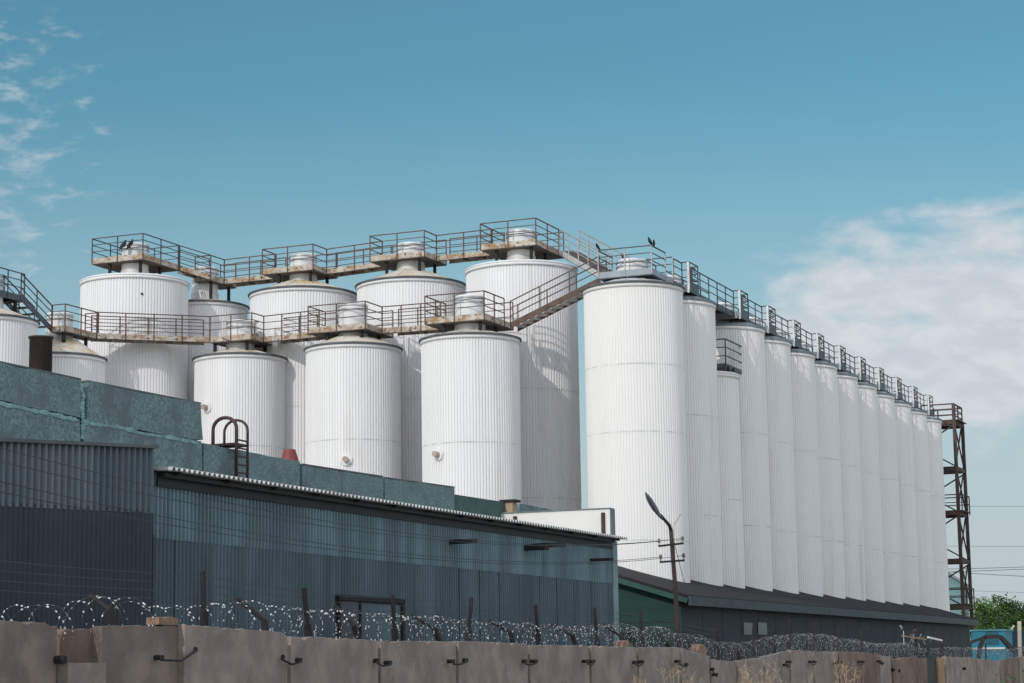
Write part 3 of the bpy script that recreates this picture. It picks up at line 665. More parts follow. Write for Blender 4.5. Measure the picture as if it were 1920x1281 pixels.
for seg in (((-140, 649), (153, 712)), ((165, 715), (378, 757))):
    p, q = at_v(*seg[0], VG), at_v(*seg[1], VG); MB().beam((p.x, VG + .18, p.z + .008), (q.x, VG + .18, q.z + .008), .35, .03).build('coping', LIPD, t)
for seg in (((568, 871), (719, 894)), ((722, 896), (853, 914))):
    p, q = at_v(*seg[0], VG), at_v(*seg[1], VG); MB().beam((p.x, VG + .18, p.z + .008), (q.x, VG + .18, q.z + .008), .35, .03).build('coping', LIPD, t)

MORT = mat('teal_mortar', (.24, .39, .38), .9, var=.25, vscale=6, bump=.6)
for line in (((-140, 727), (0, 757), (60, 768), (118, 782), (150, 789)), ((157, 793), (205, 797), (262, 811), (320, 821), (379, 832)), ((152, 720), (158, 745), (155, 768), (158, 790), (156, 830))):
    P = [at_v(a, b, VG - .0) for a, b in line]; q_ = []
    for a, b in zip(P, P[1:]):
        for k in range(8): q_.append(a.lerp(b, k / 8))
    MB().tube([c + Vector((random.uniform(-.012, .012), .035, random.uniform(-.015, .015))) for c in q_], [random.uniform(.03, .065) for _ in q_], 6).build('mortar_joint', MORT, t)

# low dark green wall with a pier, behind the warehouse roof
VL = 24.0
t = thing('low_wall', 'dark green low wall with an orange lit pier behind the warehouse roof', 'wall', (at_v(852, 930, VL).x, VL, 0))
p, q = at_v(845, 926, VL), at_v(962, 944, VL); MB().prism([(p.x, VL, 0), (q.x, VL, 0), (q.x, VL, q.z), (p.x, VL, p.z)], (0, .25, 0)).build('panel', GRND, t)
p, q = at_v(961, 941, VL - .25), at_v(973, 943, VL - .25); MB().box((p.x, VL - .25, 0), (p.x + .3, VL + .1, p.z)).build('pier', mat('pier_render', (.42, .3, .2), .9, var=.2), t)
MB().box((p.x - .06, VL - .35, p.z), (p.x + .4, VL + .15, p.z + .07)).build('pier_cap', IRON, t)
p, q = at_v(974, 944, VL), at_v(1062, 961, VL); MB().prism([(p.x, VL, 0), (q.x, VL, 0), (q.x, VL, q.z), (p.x, VL, p.z)], (0, .25, 0)).build('panel', GRN, t)

# white wall, facing along the row
uW = at_v(1143, 955, 20.6).x
a = at_u(1143, 954, uW); b = at_u(880, 967, uW)
t = thing('white_wall', 'bright white rendered wall showing over the warehouse roof, with two brown steel uprights', 'wall', (uW, a.y, 0))
MB().prism([(uW, a.y, 0), (uW, b.y, 0), (uW, b.y, a.z), (uW, a.y, a.z)], (.3, 0, 0)).build('wall_slab', WLL, t)
MB().box((uW - .03, a.y - .02, a.z), (uW + .33, b.y, a.z + .03)).build('coping', LIPT, t)
MB().box((uW + .02, a.y - .03, 0), (uW + .36, a.y - .002, a.z)).build('edge_trim', LIPT, t)
for x, y in ((965, 968), (1130, 961)):
    p = at_u(x, y, uW - .06); MB().box((uW - .07, p.y - .05, 0), (uW - .002, p.y + .05, p.z)).build('upright', BRN, t)

# brown pipe, bucket, hooped ladder on the green parapet
Vp = VG + 1.2
p = at_v(77, 632, Vp); r_ = (at_v(98, 632, Vp) - at_v(56, 632, Vp)); rr = 21.5 / F * W(*p).y
m = MB().lathe((p.x, p.y, 0), [(rr, 3), (rr, p.z - .03), (rr + .025, p.z - .03), (rr + .025, p.z), (rr - .03, p.z), (rr - .03, 3.5)], 40)
tag(m.build('vent_pipe', PIPE, None, True), 'fat dark brown steel pipe standing above the green parapet', 'pipe')
Vq = VG + .75
p = at_v(543, 862, Vq); k = W(*p).y / F
m = MB().lathe(p, [(17.5 * k, -.05), (16 * k, .02), (11 * k, 19 * k), (10.2 * k, 19 * k), (10 * k, 16 * k), (14 * k, 0)], 28)
tag(m.build('bucket', REDB, None), 'small red upturned bucket-shaped vent on the green parapet', 'vent')
t = thing('roof_ladder', 'brown hooped steel ladder over the green parapet edge', 'ladder', at_v(445, 893, VG - .25))
legs = []
for (xb, yb, xt, ytop, r) in ((443, 893, 425, 784, .038), (464, 897, 447, 789, .029)):
    f0 = at_v(xb, yb, VG - .22); top = at_v(xb + 1, 832, VG - .22); back = Vector((f0.x + .0, VG + .34, 0)); zt_ = at_v(xt, ytop, VG + .06).z
    rad = (back.y - f0.y) / 2; zs = zt_ - rad * .85
    pts = [(f0.x, f0.y, f0.z - .2), (f0.x, f0.y, zs)] + [(f0.x, f0.y + rad - rad * math.cos(a), zs + rad * .85 * math.sin(a)) for a in [PI * i / 12 for i in range(1, 12)]] + [(f0.x, back.y, zs), (f0.x, back.y, at_v(440, 845, VG).z)]
    MB().tube(pts, r, 10).build('hoop_rail', BRN, t, True); legs.append((f0.x, f0.y))
for k in range(6):
    z = at_v(450, 893 - k * 15.3, VG - .22).z - .1; MB().tube([(legs[0][0], legs[0][1], z), (legs[1][0], legs[1][1], z)], .018, 6).build('rung', BRN, t)
z = at_v(445, 832, VG - .22).z; MB().box((legs[0][0] - .02, VG - .2, z - .03), (legs[1][0] + .02, VG + .5, z + .02)).build('step_plate', BRN, t)

# ------------------------------------------------------------------ concrete fence
VF = 15.15
t = thing('concrete_fence', 'long grey concrete panel fence with iron ties across the bottom', 'fence', (at_v(0, 1200, VF).x, VF, 0))
# (x0,y0, x1,y1, v offset, material)
PN = [(-130, 1158, 112, 1168, .02, 0), (112, 1179, 186, 1180, .12, 2), (187, 1173, 342, 1173, -.02, 0), (343, 1171, 541, 1186, -.12, 1), (543, 1193, 711, 1200, -.06, 1), (712, 1201, 857, 1203, -.02, 1), (858, 1202, 991, 1207, -.06, 1),
      (992, 1209, 1106, 1211, -.01, 1), (1107, 1211, 1195, 1213, -.05, 1), (1196, 1214, 1276, 1214, -.02, 1), (1277, 1215, 1331, 1229, -.07, 1), (1332, 1236, 1382, 1241, .0, 1), (1383, 1239, 1432, 1233, -.06, 1), (1433, 1231, 1480, 1221, .0, 1),
      (1481, 1219, 1524, 1221, -.03, 1), (1525, 1222, 1572, 1222, 0, 1), (1573, 1222, 1613, 1223, -.05, 2), (1614, 1223, 1648, 1226, -.0, 2), (1649, 1229, 1673, 1232, -.0, 1), (1674, 1236, 1721, 1231, -.07, 2),
      (1772, 1231, 1831, 1234, 0, 1), (1832, 1235, 1874, 1240, -.04, 1), (1875, 1239, 1910, 1232, -.0, 2), (1911, 1231, 1960, 1232, -.04, 1), (1961, 1232, 2010, 1233, 0, 1)]
CM = [CONC, CONC2, CONC3]; GP = .045
for (x0, y0, x1, y1, dv, mi) in PN:
    v = VF + dv; a, b = at_v(x0, y0, v), at_v(x1, y1, v); n = max(6, int((b.x - a.x) / .13)); P = [(a.x + GP, v, -.3), (b.x - GP, v, -.3)]
    for k in range(n, -1, -1):
        s = k / n; z = a.z + (b.z - a.z) * s + random.uniform(-.012, .008) - (random.uniform(.02, .05) if random.random() < .1 else 0)
        if k in (0, n): z -= random.choice((0, 0, .01, .045))
        P.append((a.x + GP + (b.x - a.x - 2 * GP) * s, v, z))
    pan = MB().prism(P, (0, .16, 0)).build('panel', CM[mi], t)
    bv = pan.modifiers.new('bevel', 'BEVEL'); bv.width = .008; bv.segments = 2; bv.limit_method = 'ANGLE'; bv.angle_limit = math.radians(50)
# low plinth slab in front of the recess, dark door and wood post at the gap
a, b = at_v(128, 1243, VF - .12), at_v(199, 1243, VF - .12); MB().box((a.x, VF - .12, -.2), (b.x, VF + .1, a.z)).build('plinth_block', CONC2, t)
a, b = at_v(1722, 1232, VF + .05), at_v(1756, 1232, VF + .05); MB().box((a.x, VF + .04, 0), (b.x, VF + .1, a.z)).build('gate_sheet', DARK, t)
a, b = at_v(1757, 1233, VF), at_v(1768, 1233, VF); MB().box((a.x, VF - .02, 0), (b.x, VF + .12, a.z)).build('timber_post', WOOD, t)
a, b = at_v(1724, 1233, VF - .02), at_v(1737, 1233, VF - .02); MB().box((a.x, VF - .03, 0), (b.x, VF + .03, a.z - .02)).build('timber_post', CONC3, t)
# iron ties across the joints
for (x0, y0, xm, ym, x1, y1) in ((302, 1238, 340, 1239, 365, 1222), (529, 1237, 548, 1246, 562, 1242), (707, 1244, 718, 1249, 731, 1247), (849, 1245, 860, 1246, 874, 1242), (985, 1245, 995, 1247, 1005, 1244), (1101, 1245, 1108, 1248, 1113, 1244), (1192, 1247, 1199, 1249, 1205, 1245), (1273, 1245, 1280, 1248, 1288, 1250),
                                 (1337, 1260, 1341, 1266, 1344, 1269), (1476, 1252, 1480, 1250, 1482, 1245), (1522, 1246, 1526, 1247, 1529, 1245), (1570, 1248, 1574, 1249, 1578, 1246), (1612, 1246, 1616, 1247, 1619, 1245), (1651, 1245, 1654, 1247, 1656, 1247)):
    V_ = VF - .2; pts = [at_v(x0, y0 - 5, V_ + .08), at_v(x0, y0, V_), at_v(xm, ym, V_ - .03), at_v(x1, y1, V_), at_v(x1, y1 - 4, V_ + .08)]
    MB().tube(pts, .016, 6).build('tie', IRON, t); 
    for q in (pts[0], pts[-1]): MB().tube([q + Vector((0, -.03, 0)), q + Vector((0, .12, 0))], .035, 8).build('tie_loop', IRON, t)
for (x, y) in ((109, 1237), (1806, 1254), (1672, 1256), (1682, 1258)):
    q = at_v(x, y, VF - .02); MB().tube([q + Vector((0, -.1, 0)), q + Vector((0, .1, 0))], .05, 8).build('tie_loop', IRON, t)
# straight posts and bent arms
for (xb, yb, xt, yt) in ((383, 1178, 380, 1071), (579, 1198, 570, 1102), (741, 1205, 736, 1116), (877, 1205, 884, 1121), (1011, 1210, 1004, 1134), (1120, 1218, 1115, 1139), (1204, 1218, 1202, 1145), (1347, 1250, 1346, 1176), (1413, 1238, 1412, 1176),
                         (1482, 1224, 1481, 1162), (1527, 1225, 1526, 1168), (1572, 1226, 1573, 1174), (1616, 1226, 1614, 1178), (1718, 1236, 1718, 1182), (1739, 1236, 1739, 1183), (1766, 1236, 1765, 1186), (1849, 1238, 1848, 1206), (1804, 1238, 1803, 1212)):
    p, q = at_v(xb, yb, VF + .2), at_v(xt, yt, VF + .2); w_ = .055 if xb < 1700 or xb > 1790 else .11
    MB().beam(p, q, w_, w_).build('post', IRON, t)
    if xb < 1300: MB().beam(p + (q - p) * .0, p + (q - p) * .28, .1, .06).build('post_sleeve', IRON, t)
for (xb, yb, xe, ye, xt, yt) in ((213, 1175, 205, 1143, 168, 1116), (497, 1190, 496, 1164, 445, 1122), (672, 1200, 665, 1174, 628, 1136), (825, 1207, 815, 1180, 772, 1153), (962, 1210, 958, 1187, 917, 1163), (1082, 1222, 1075, 1193, 1033, 1170), (1177, 1230, 1168, 1196, 1128, 1170), (1257, 1222, 1250, 1205, 1222, 1180),
                                 (1388, 1245, 1382, 1222, 1372, 1212), (1457, 1236, 1452, 1210, 1444, 1203), (1640, 1232, 1636, 1218, 1628, 1208)):
    p, q, r = at_v(xb, yb, VF + .19), at_v(xe, ye, VF + .22), at_v(xt, yt, VF + .62)
    m = MB(); m.tube([p, q, r], .032, 6); m.build('bent_arm', IRON, t)
    if xb < 1300: MB().beam(p, q, .09, .07).build('post_sleeve', IRON, t)
# bricks on top
for x, y, s, lab in ((302, 1172, 1.0, 'broken orange brick resting on the fence, among the left razor wire'), (1165, 1212, .8, 'broken brick lump on the fence beside the bent arm under the green shed corner'), (1308, 1222, 1.0, 'round concrete lump on the fence at the foot of the lamp pole')):
    p = at_v(x, y, VF + .08); m = MB(); k = W(*p).y / F * s
    P = [(-17, 0), (16, 0), (17, 13), (3, 15), (-8, 12), (-16, 14)] if x < 400 else [(-14, -6), (14, -8), (13, 5), (6, 13), (-4, 14), (-11, 8)]
    m.prism([(p.x + a * k * 2.0, VF - .04, p.z + b * k) for a, b in P], (0, .2, 0))
    tag(m.build('brick', BRICK), lab, 'brick')

# ------------------------------------------------------------------ razor wire: six stretches of coil
RT = [(-60, 1133), (60, 1131), (110, 1127), (160, 1116), (230, 1120), (280, 1132), (350, 1134), (420, 1128), (470, 1125), (540, 1136), (600, 1143), (640, 1140), (700, 1150), (780, 1153), (850, 1160), (920, 1164), (1000, 1170), (1060, 1176), (1120, 1172), (1160, 1168), (1200, 1180), (1235, 1172), (1262, 1188),
      (1300, 1189), (1340, 1203), (1390, 1205), (1440, 1196), (1490, 1187), (1540, 1190), (1600, 1199), (1650, 1207), (1700, 1206), (1730, 1216), (1780, 1212), (1830, 1216), (1880, 1219), (1930, 1210), (1990, 1214)]
rtp = [at_v(a, b, VF + .33) for a, b in RT]
def top_at(u):
    for p, q in zip(rtp, rtp[1:]):
        if p.x <= u <= q.x: return p.z + (q.z - p.z) * (u - p.x) / (q.x - p.x)
    return rtp[-1].z
cuts = [-60, 225, 500, 790, 1080, 1270, 1480, 1700, 1990]
labs = ['sparse razor-wire coil on the fence at the left edge', 'razor-wire coil behind the orange brick on the fence', 'razor-wire coil running in front of the warehouse door', 'razor-wire coil on the fence right of the warehouse door',
        'razor-wire coil crossing in front of the green shed gable', 'tangled razor-wire coil sagging into the dip of the fence', 'dense razor-wire coil on the fence under the middle of the shed', 'razor-wire coil running in front of the turquoise kiosk']
for ci in range(8):
    ua, ub = at_v(cuts[ci], 1180, VF + .33).x, at_v(cuts[ci + 1], 1180, VF + .33).x
    m = MB(); pts = []; dens = [.38, .33, .24, .2, .22, .22, .22, .34][ci]; R = [.30, .30, .30, .30, .30, .36, .33, .33][ci]
    n_t = int((ub - ua) / dens); jit = [random.uniform(-.06, .06) for _ in range(n_t + 2)]; jr = [random.uniform(.82, 1.08) for _ in range(n_t + 2)]
    K = 22
    for k in range(n_t * K + 1):
        a = k / K; i = int(a); fr = a - i; j = jit[i] * (1 - fr) + jit[i + 1] * fr; r = R * (jr[i] * (1 - fr) + jr[i + 1] * fr)
        u = ua + (ub - ua) * a / n_t; zc = top_at(u) - R; an = 2 * PI * a
        pts.append(Vector((u + j + .16 * math.sin(an * .5 + i), VF + .33 + r * math.cos(an), zc + r * math.sin(an) + random.uniform(-.006, .006))))
    m.k = 0; m.tube(pts, .0028 if ci < 4 else .0038, 4)
    # second, counter-wound wire
    p2_ = [Vector((ua + (ub - ua) * k / (n_t * K) * 1.0, VF + .33 - (pts[k].y - VF - .33) * .95, pts[k].z + .01)) for k in range(len(pts))]
    (m.tube(p2_, .0024, 4) if ci > 3 else None)
    m.k = 1
    for P in ((pts, p2_) if ci > 3 else (pts,)):
        for p, q in zip(P, P[1:]):
            if random.random() < (.8 if ci < 4 else .5):
                s = p.lerp(q, random.random()); d = (q - p).normalized(); o = d.orthogonal().normalized(); o = Matrix.Rotation(random.uniform(0, 2 * PI), 3, d) @ o; nn = d.cross(o)
                k_ = 1 if ci < 3 else .8 if ci < 5 else .62; L_ = random.uniform(.013, .022) * k_; w_ = random.uniform(.006, .011) * k_
                m.add([s - d * L_ - o * w_, s - d * L_ * .5, s - d * L_ + o * w_, s + d * L_ + o * w_, s + d * L_ * .5, s + d * L_ - o * w_, s + nn * .003, s - nn * .003], [[0, 1, 6], [1, 2, 6], [2, 3, 6], [3, 4, 6], [4, 5, 6], [5, 0, 6], [1, 0, 7], [2, 1, 7], [3, 2, 7], [4, 3, 7], [5, 4, 7], [0, 5, 7]])
    tag(m.build('razor_wire_coil', [RAZW, RAZB]), labs[ci], 'razor wire', 'razor-wire coils along the fence')
# plain strands between the posts
def wire(name, label, pts, r, cat='wire', group=None, m_=WIRE, sag=0.0, nseg=10):
    P = []
    for p, q in zip(pts, pts[1:]):
        for k in range(nseg):
            s = k / nseg; P.append(p.lerp(q, s) - Vector((0, 0, sag * 4 * s * (1 - s))))
    P.append(pts[-1]); m = MB(); m.tube(P, r, 5); return tag(m.build(name, m_), label, cat, group)
posts_top = [(-60, 1040, 1168), (380, 1075, 1172), (571, 1105, 1193), (736, 1118, 1200), (884, 1124, 1203), (1004, 1138, 1207), (1115, 1142, 1211), (1202, 1149, 1214), (1346, 1180, 1240)]
for k, lab in enumerate(('topmost plain fence wire strung across the post tips', 'second fence wire below the post tips', 'third fence wire, midway down the posts', 'lowest plain fence wire just above the razor coil')):
    wire('fence_wire', lab, [at_v(x, yt + (yb - yt) * (.04 + .15 * k), VF + .24) for x, yt, yb in posts_top], .0055, group='plain wires between the fence posts', sag=.03)

# ------------------------------------------------------------------ lamp pole with crossarms, overhead wires
VP = 17.0
t = thing('lamp_post', 'tilted brown utility pole with a grey leaf-shaped street lamp and two crossarms', 'lamp post', at_v(1273, 1230, VP))
pts = [at_v(1273, 1225, VP), at_v(1266, 1100, VP), at_v(1260, 1020, VP), at_v(1257.5, 992, VP)]
b0 = pts[0]; dn_ = (pts[0] - pts[1]).normalized(); MB().tube([b0 + dn_ * (b0.z / -dn_.z), *pts], [.075, .07, .06, .055, .05], 10).build('pole', mat('pole_brown', (.05, .03, .03), .75, var=.3, stretch=(3, 3, .5)), t, True)
arm = [at_v(1258, 995, VP), at_v(1255, 985, VP), at_v(1247, 976, VP), at_v(1239, 966, VP)]; MB().tube(arm, [.05, .045, .04, .035], 8).build('lamp_arm', BRN, t, True)
ha, hb = at_v(1242, 974, VP), at_v(1210, 923, VP); d = hb - ha; m = MB(); secs = [(0, .03), (.12, .06), (.35, .10), (.6, .10), (.82, .07), (1, .012)]; side = d.cross(Vector((0, 1, 0))).normalized(); vs = []
for s, w_ in secs: c_ = ha + d * s; vs += [c_ + side * w_, c_ + Vector((0, .11, 0)) * (w_ / .1), c_ - side * w_, c_ - Vector((0, .05, 0)) * (w_ / .1)]
m.add(vs, [[i * 4 + k, i * 4 + (k + 1) % 4, i * 4 + 4 + (k + 1) % 4, i * 4 + 4 + k] for i in range(5) for k in range(4)] + [[0, 1, 2, 3], [23, 22, 21, 20]]).build('lamp_head', LAMP, t, True)
br_ = [at_v(1265, 1038, VP + .15), at_v(1262, 992, VP + .15), at_v(1264, 984, VP + .15), at_v(1276, 964, VP + .15)]; MB().tube(br_, .022, 8).build('side_branch', POLE, t)
ins_pts = []
for (x0, y0, x1, y1) in ((1236, 1024, 1280, 1019), (1239, 1054, 1282, 1051)):
    p, q = at_v(x0, y0, VP - .08), at_v(x1, y1, VP - .08); ca = MB().beam(p, q, .06, .05).build('crossarm', IRON, t)
    for e in (p, q):
        MB().lathe(e + Vector((0, 0, .02)), [(.012, 0), (.012, .06), (.04, .07), (.045, .1), (.03, .12), (.04, .14), (.02, .17), (.001, .17)], 10).build('insulator', INS, ca); ins_pts.append(e + Vector((0, 0, .13)))
left = [(-80, 818), (-80, 846), (-80, 884), (-80, 905)]
lw = ['topmost overhead wire sagging across the warehouse front', 'second overhead wire sagging across the warehouse front', 'third overhead wire sagging across the warehouse front', 'lowest overhead wire sagging across the warehouse front']
for k in range(4): wire('overhead_wire', lw[k], [at_v(*left[k], VP - .08), ins_pts[k]], .007, group='overhead wires to the lamp pole', sag=[.75, .8, .7, .75][k] * .75, nseg=24)
wire('guy_wire', 'thin dark stay cable hanging beside the lamp pole', [at_v(1262, 1010, VP + .2), at_v(1284, 1096, VP + .9)], .008)

# ------------------------------------------------------------------ far right: kiosk, dark frame, poles, tree, distant buildings, power lines
t = thing('kiosk', 'turquoise metal kiosk at the right edge behind the fence', 'kiosk', at_Y(1858, 1240, 96))
p, q = at_Y(1821, 1184, 96), at_Y(1889, 1187, 96)
MB().box((p.x, q.y, 0), (p.x + 1.9, p.y, p.z)).build('body', TEAL, t)
MB().box((p.x - .06, q.y - .06, p.z), (p.x + 1.96, p.y + .06, p.z + .07)).build('roof', mat('kiosk_roof', (.06, .24, .29), .6, var=.15), t)
z0 = at_Y(1855, 1216, 96).z; MB().box((p.x - .03, q.y + .03, z0 - .04), (p.x - .001, p.y - .03, z0 + .04)).build('ledge', RAILW, t)
m = MB(); yc = p.y + (q.y - p.y) * .62; m.box((p.x - .015, yc - .3, z0 + .15), (p.x - .001, yc + .3, z0 + .75)); m.build('hatch', mat('teal_hatch', (.005, .085, .125), .5), t)
t = thing('pipe_frame', 'black bent frame standing in front of the turquoise kiosk', 'frame', at_Y(1855, 1240, 92))
m = MB(); P = [at_Y(a, b, 92) for a, b in ((1833, 1244), (1838, 1212), (1846, 1194), (1876, 1194), (1886, 1204), (1902, 1222))]
for a, b in zip(P, P[1:]): m.beam(a, b, .17, .17)
m.build('hoop', DARK, t)
m = MB(); m.beam(at_Y(1822, 1204, 92), at_Y(1846, 1195, 92), .12); m.build('strut', DARK, t)
m = MB(); m.beam(at_Y(1876, 1196, 92.1), at_Y(1896, 1218, 92.1), .3, .12); m.build('strut', DARK, t)
for x, y0, y1, Y, r, lab, mm in ((1911, 1165, 1240, 100, .1, 'pale timber pole at the right edge beside the turquoise kiosk', POLE), (1871, 1160, 1190, 105, .035, 'thin dark rod sticking up behind the turquoise kiosk roof', IRON)):
    a, b = at_Y(x, y0, Y), at_Y(x, y1, Y); m = MB(); m.tube([(b.x, b.y, 0), a], r, 8); tag(m.build('pole', mm, None, True), lab, 'pole')
a, b = at_Y(1893, 1185, 97), at_Y(1901, 1173, 97); m = MB(); m.beam(a, b, .14, .05); m.tube([(a.x, a.y, 0), a], .025, 6); tag(m.build('floodlight', RAILW), 'small white tilted floodlight on a thin stand beside the kiosk', 'floodlight')
# loops of pale cable and rods by the gate
m = MB()
for (x, y, r, tl) in ((1716, 1200, 19, .2), (1728, 1206, 17, -.3), (1738, 1208, 15, .5), (1710, 1204, 14, .1)):
    c = at_v(x, y, VF + .35); k = W(*c).y / F
    m.tube([c + Vector((math.cos(a) * r * k * 1.6 * math.cos(tl), math.cos(a) * r * k * math.sin(tl) + .1 * math.sin(a * 2), math.sin(a) * r * k)) for a in [2 * PI * i / 28 for i in range(29)]], .013, 5)
tag(m.build('cable_bundle', PALEW), 'loops of pale loose cable hung on the fence posts by the dark gate', 'cable')
m = MB(); m.beam(at_v(1740, 1195, VF + .1), at_v(1766, 1201, VF + .1), .05, .06); tag(m.build('batten', CAPM), 'white batten lashed across the thick posts by the dark gate', 'batten')
m = MB(); m.beam(at_v(1691, 1192, VF + .15), at_v(1737, 1199, VF + .15), .03, .05); tag(m.build('batten', WOOD), 'brown timber batten across the pale cable loops', 'batten')
c = at_v(1688, 1182, VF + .3); m = MB(); k = W(*c).y / F; m.tube([c + Vector((math.cos(a) * 9 * k * 1.5, 0, math.sin(a) * 8 * k)) for a in [PI * .05 + PI * .5 * i / 8 for i in range(9)]], [.01, .02, .03, .035, .035, .03, .025, .02, .01], 6)
m.tube([at_v(1694, 1183, VF + .3), at_v(1695, 1210, VF + .3)], .012, 5); tag(m.build('hook', RAILW), 'pale curved hook shape rising above the razor wire', 'hook')

# pale teal house behind the tower
Yh = 150
a = at_Y(1775, 1075, Yh); b = at_Y(1800, 1096, Yh); t = thing('far_shed', 'pale teal gabled shed seen through the foot of the rusty tower', 'shed', (a.x, a.y, 0))
MB().prism([(a.x, a.y + 2, 0), (a.x, b.y - .3, 0), (a.x, b.y - .3, b.z), (a.x, a.y, a.z), (a.x, a.y + 2, a.z - .8)], (1.6, 0, 0)).build('wall', TEALD, t)
m = MB(); m.beam((a.x - .1, a.y, a.z + .1), (a.x - .1, b.y - .7, b.z - .15), .3, .16); m.beam((a.x - .1, a.y, a.z + .1), (a.x - .1, a.y + 2.3, a.z - .85), .3, .16); m.build('roof_edge', LIPT, t)
a, b = at_Y(1898, 1183, 130), at_Y(1990, 1183, 130); m = MB(); m.box((a.x, b.y, 0), (a.x + 5, a.y, a.z)); tag(m.build('far_hut', DBLUE), 'dark blue hut at the far right edge behind the pale pole', 'hut')

def tree(label, px, py_top, Y, w_, seed, group):
    rnd = random.Random(seed); top = at_Y(px, py_top, Y); H = top.z; t = thing('tree', label, 'tree', (top.x, top.y, 0), group); c = Vector((top.x, top.y, 0))
    m = MB(); m.tube([c, c + Vector((.1, .05, H * .3)), c + Vector((.2, .1, H * .62))], [.26, .2, .1], 8)
    for k in range(9):
        a = rnd.uniform(0, 2 * PI); z = H * rnd.uniform(.22, .5); m.tube([c + Vector((.1, .05, z)), c + Vector((math.cos(a) * w_ * .35, math.sin(a) * w_ * .35, z + H * .22)), c + Vector((math.cos(a) * w_ * .6, math.sin(a) * w_ * .6, z + H * .38))], [.1, .06, .02], 6)
    m.build('trunk', BARK, t)
    m = MB(); cl = []
    for k in range(95):
        a = rnd.uniform(0, 2 * PI); rr = math.sqrt(rnd.random()); z = rnd.uniform(.12, 1)
        lim = math.sqrt(max(0.05, 1 - ((z - .5) / .62) ** 2)) * w_
        cl.append((c + Vector((math.cos(a) * rr * lim, math.sin(a) * rr * lim, z * (H - .35) * (1 - .16 * rr * rr))), rnd.uniform(.35, .8)))
    for p, r in cl:
        mi = 0 if rnd.random() < .55 else 1
        for k in range(120):
            d = Vector((rnd.gauss(0, 1), rnd.gauss(0, 1), rnd.gauss(0, .8))); d = d.normalized() * r * rnd.random() ** .4; q = p + d
            if q.z < .2: continue
            n = Vector((rnd.gauss(0, 1), rnd.gauss(0, 1), rnd.gauss(.6, 1))).normalized(); o = n.orthogonal().normalized(); o = Matrix.Rotation(rnd.uniform(0, 6.3), 3, n) @ o; e = n.cross(o); s = rnd.uniform(.05, .11)
            m.k = mi if rnd.random() < .8 else 1 - mi; m.add([q - o * s, q - e * s * .5, q + o * s * 1.3, q + e * s * .5], [[0, 1, 2, 3]])
    m.build('crown', [LEAFA, LEAFB], t)
tree('bushy green tree right behind the foot of the rusty tower', 1842, 1118, 138, 1.45, 1, 'green trees at the right edge')
tree('bushy green tree above the turquoise kiosk', 1874, 1111, 136, 1.6, 2, 'green trees at the right edge')
tree('bushy green tree cut off by the right edge above the pale pole', 1918, 1122, 137, 1.6, 3, 'green trees at the right edge')
for k, (y0, y1, lab) in enumerate(((946, 947, 'highest faint power line crossing the sky right of the tower'), (1021, 1022, 'second faint power line right of the tower'), (1063, 1060, 'third power line right of the tower, upper of a close pair'), (1068, 1064, 'lower of the close pair of power lines right of the tower'), (1071, 1079, 'power line dipping to the right just below the close pair'), (1104, 1109, 'lowest power line just above the green trees'))):
    wire('power_line', lab, [at_Y(1560, y0 - (y1 - y0) * 2, 170), at_Y(2060, y1 + (y1 - y0), 170)], .022 if k > 1 and k < 5 else .012, group='power lines at the right', sag=.15, nseg=16)

# ------------------------------------------------------------------ birds
def bird(label, pos, head, tail, size=1.0):
    """perched bird lofted as one body: tail, belly, breast, neck, head, beak"""
    p = Vector(pos); hd = Vector(head).normalized(); s = size
    t = MB(); prof = [(-.22, -.10 * tail, .008), (-.12, -.05 * tail, .022), (-.05, .02, .055), (.02, .075, .07), (.07, .135, .06), (.095, .175, .04), (.115, .205, .042), (.14, .212, .03), (.165, .208, .010), (.19, .203, .003)]
    pts = [p + hd * a * s + Vector((0, 0, .05 + b)) * s for a, b, r in prof]; t.tube(pts, [r * s for a, b, r in prof], 10)
    sd_ = hd.cross(Vector((0, 0, 1)))
    for q in (-1, 1):
        t.tube([p + sd_ * q * .02 * s + Vector((0, 0, .07 * s)), p + sd_ * q * .02 * s], .006 * s, 5)
        t.add([p + sd_ * q * .055 * s + hd * .05 * s + Vector((0, 0, .16 * s)), p + sd_ * q * .066 * s + hd * .0 * s + Vector((0, 0, .08 * s)), p + sd_ * q * .02 * s - hd * .17 * s + Vector((0, 0, (.05 - .07 * tail) * s)), p + sd_ * q * .045 * s - hd * .08 * s + Vector((0, 0, .10 * s))], [[0, 1, 2, 3]])
    tag(t.build('bird', BIRD, None, True), label, 'bird', 'black birds perched on the platforms')
zr1 = p1['z'] + .29
for x, lab in ((231, 'left black bird of the pair on the broad left platform rail'), (244, 'right black bird of the pair on the broad left platform rail')):
    q = at_u(x, 476, p1['u0']); bird(lab, (p1['u0'] - .01, q.y, zr1 + .02), (1, -.12, 0), 1.9, 1.25)
zt_ = zT + .87
q = at_u(1122, 470, pT['u0'] - .01); bird('lone black bird on the left corner post of the long-row bird platform', (pT['u0'], pT['v1'], zt_), (-.8, .3, 0), .8, .75)
bird('black bird on the far rail beside the white hatch of the bird platform', (pT['ue'] + .85, pT['v1'] - .15, zt_), (.3, .9, 0), .5, .85)
bird('larger black bird on the right corner post of the bird platform', (pT['u0'], pT['v0'] + .03, zt_), (-1, .25, 0), 1.3, .85)
bird('black bird just right of the larger bird on the same rail', (pT['u0'] + .28, pT['v0'] - .01, zt_), (-1, -.3, 0), 1.3, .7)

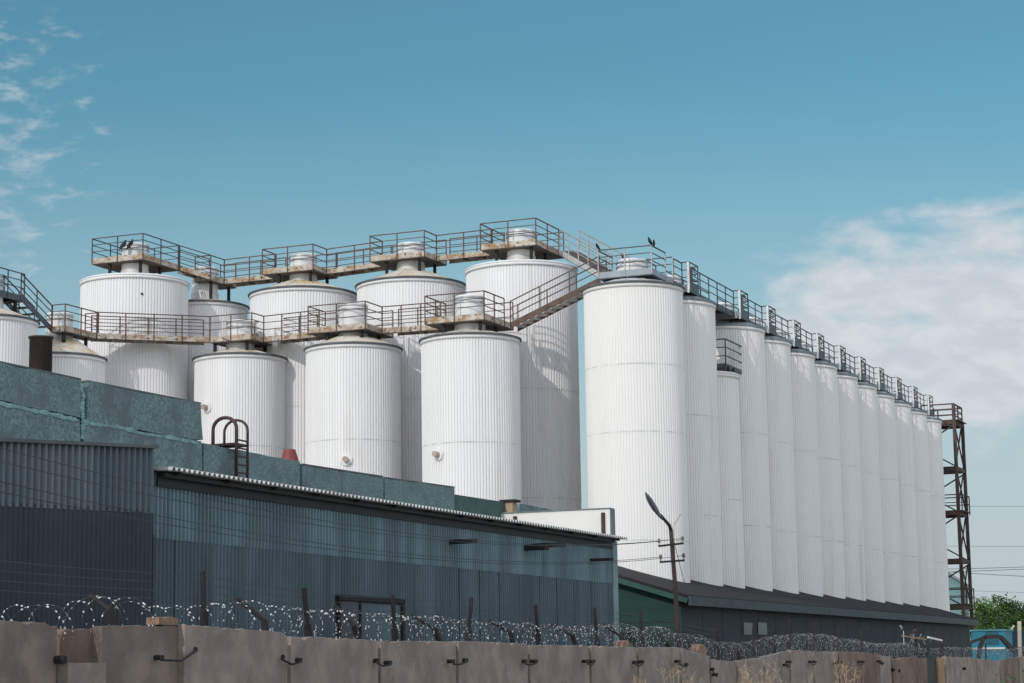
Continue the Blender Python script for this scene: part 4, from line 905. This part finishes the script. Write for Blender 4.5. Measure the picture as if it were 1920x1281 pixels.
# ------------------------------------------------------------------ dry weeds in front of the fence
def weed(label, px, py, Y, h, seed, m_=STRAW, group='dry weeds in front of the fence'):
    rnd = random.Random(seed); p = at_Y(px, py, Y); base = Vector((p.x, p.y, 0)); m = MB()
    for k in range(6):
        a = rnd.uniform(0, 2 * PI); l = rnd.uniform(.05, .4); top = base + Vector((math.cos(a) * l, math.sin(a) * l, p.z * rnd.uniform(.78, 1.0)))
        midp = base.lerp(top, .55) + Vector((rnd.uniform(-.06, .06), rnd.uniform(-.06, .06), 0)); m.tube([base, midp, top], [.007, .005, .002], 5)
        for j in range(12):
            s = rnd.uniform(.4, 1); q = midp.lerp(top, (s - .4) / .6); d = Vector((rnd.gauss(0, 1), rnd.gauss(0, 1), rnd.uniform(.4, 1.6))).normalized() * rnd.uniform(.06, .22); e = q + d
            m.tube([q, e], [.0032, .0015], 4)
            for i in range(2): f = q.lerp(e, rnd.uniform(.5, 1)); m.tube([f, f + Vector((rnd.gauss(0, .03), rnd.gauss(0, .03), rnd.uniform(.01, .06)))], [.0042, .0015], 4)
    tag(m.build('dry_weed', m_), label, 'weed', group)
for i, (x, y, Y, lab) in enumerate(((1180, 1266, 36, 'short pale dry weed left of the lamp pole at the bottom edge'), (1262, 1245, 37, 'tall thin dry weed in front of the lamp pole'), (1288, 1262, 37, 'short dry weed just right of the tall thin one'), (1375, 1268, 38, 'low dry weed left of the thick weed clump'), (1400, 1248, 38, 'left plant of the thick dry weed clump under the fence dip'),
                                 (1423, 1243, 38, 'tallest plant of the thick dry weed clump under the fence dip'), (1440, 1262, 38, 'right plant of the thick dry weed clump under the fence dip'), (1585, 1240, 42, 'slender tall dry weed in front of the brown fence panels'), (1505, 1270, 40, 'small dry weed between the thick clump and the slender tall weed'))):
    weed(lab, x, y, Y, 0, 20 + i)
p = at_Y(1915, 1262, 45); rnd = random.Random(5); m = MB()
for k in range(900):
    q = Vector((p.x, p.y, 0)) + Vector((rnd.gauss(0, .3), rnd.gauss(0, .3), abs(rnd.gauss(.75, .35)) * p.z * .75))
    if q.z > p.z + .05: continue
    n = Vector((rnd.gauss(0, 1), rnd.gauss(0, 1), rnd.gauss(.6, 1))).normalized(); o = n.orthogonal().normalized(); e = n.cross(o); s = rnd.uniform(.02, .045); m.add([q - o * s, q - e * s * .5, q + o * s, q + e * s * .5], [[0, 1, 2, 3]])
for k in range(8): m.tube([(p.x, p.y, 0), (p.x + rnd.gauss(0, .2), p.y + rnd.gauss(0, .2), p.z * .8)], [.015, .004], 5)
tag(m.build('green_bush', LEAFB), 'small dark green bush at the bottom right corner before the fence', 'bush')
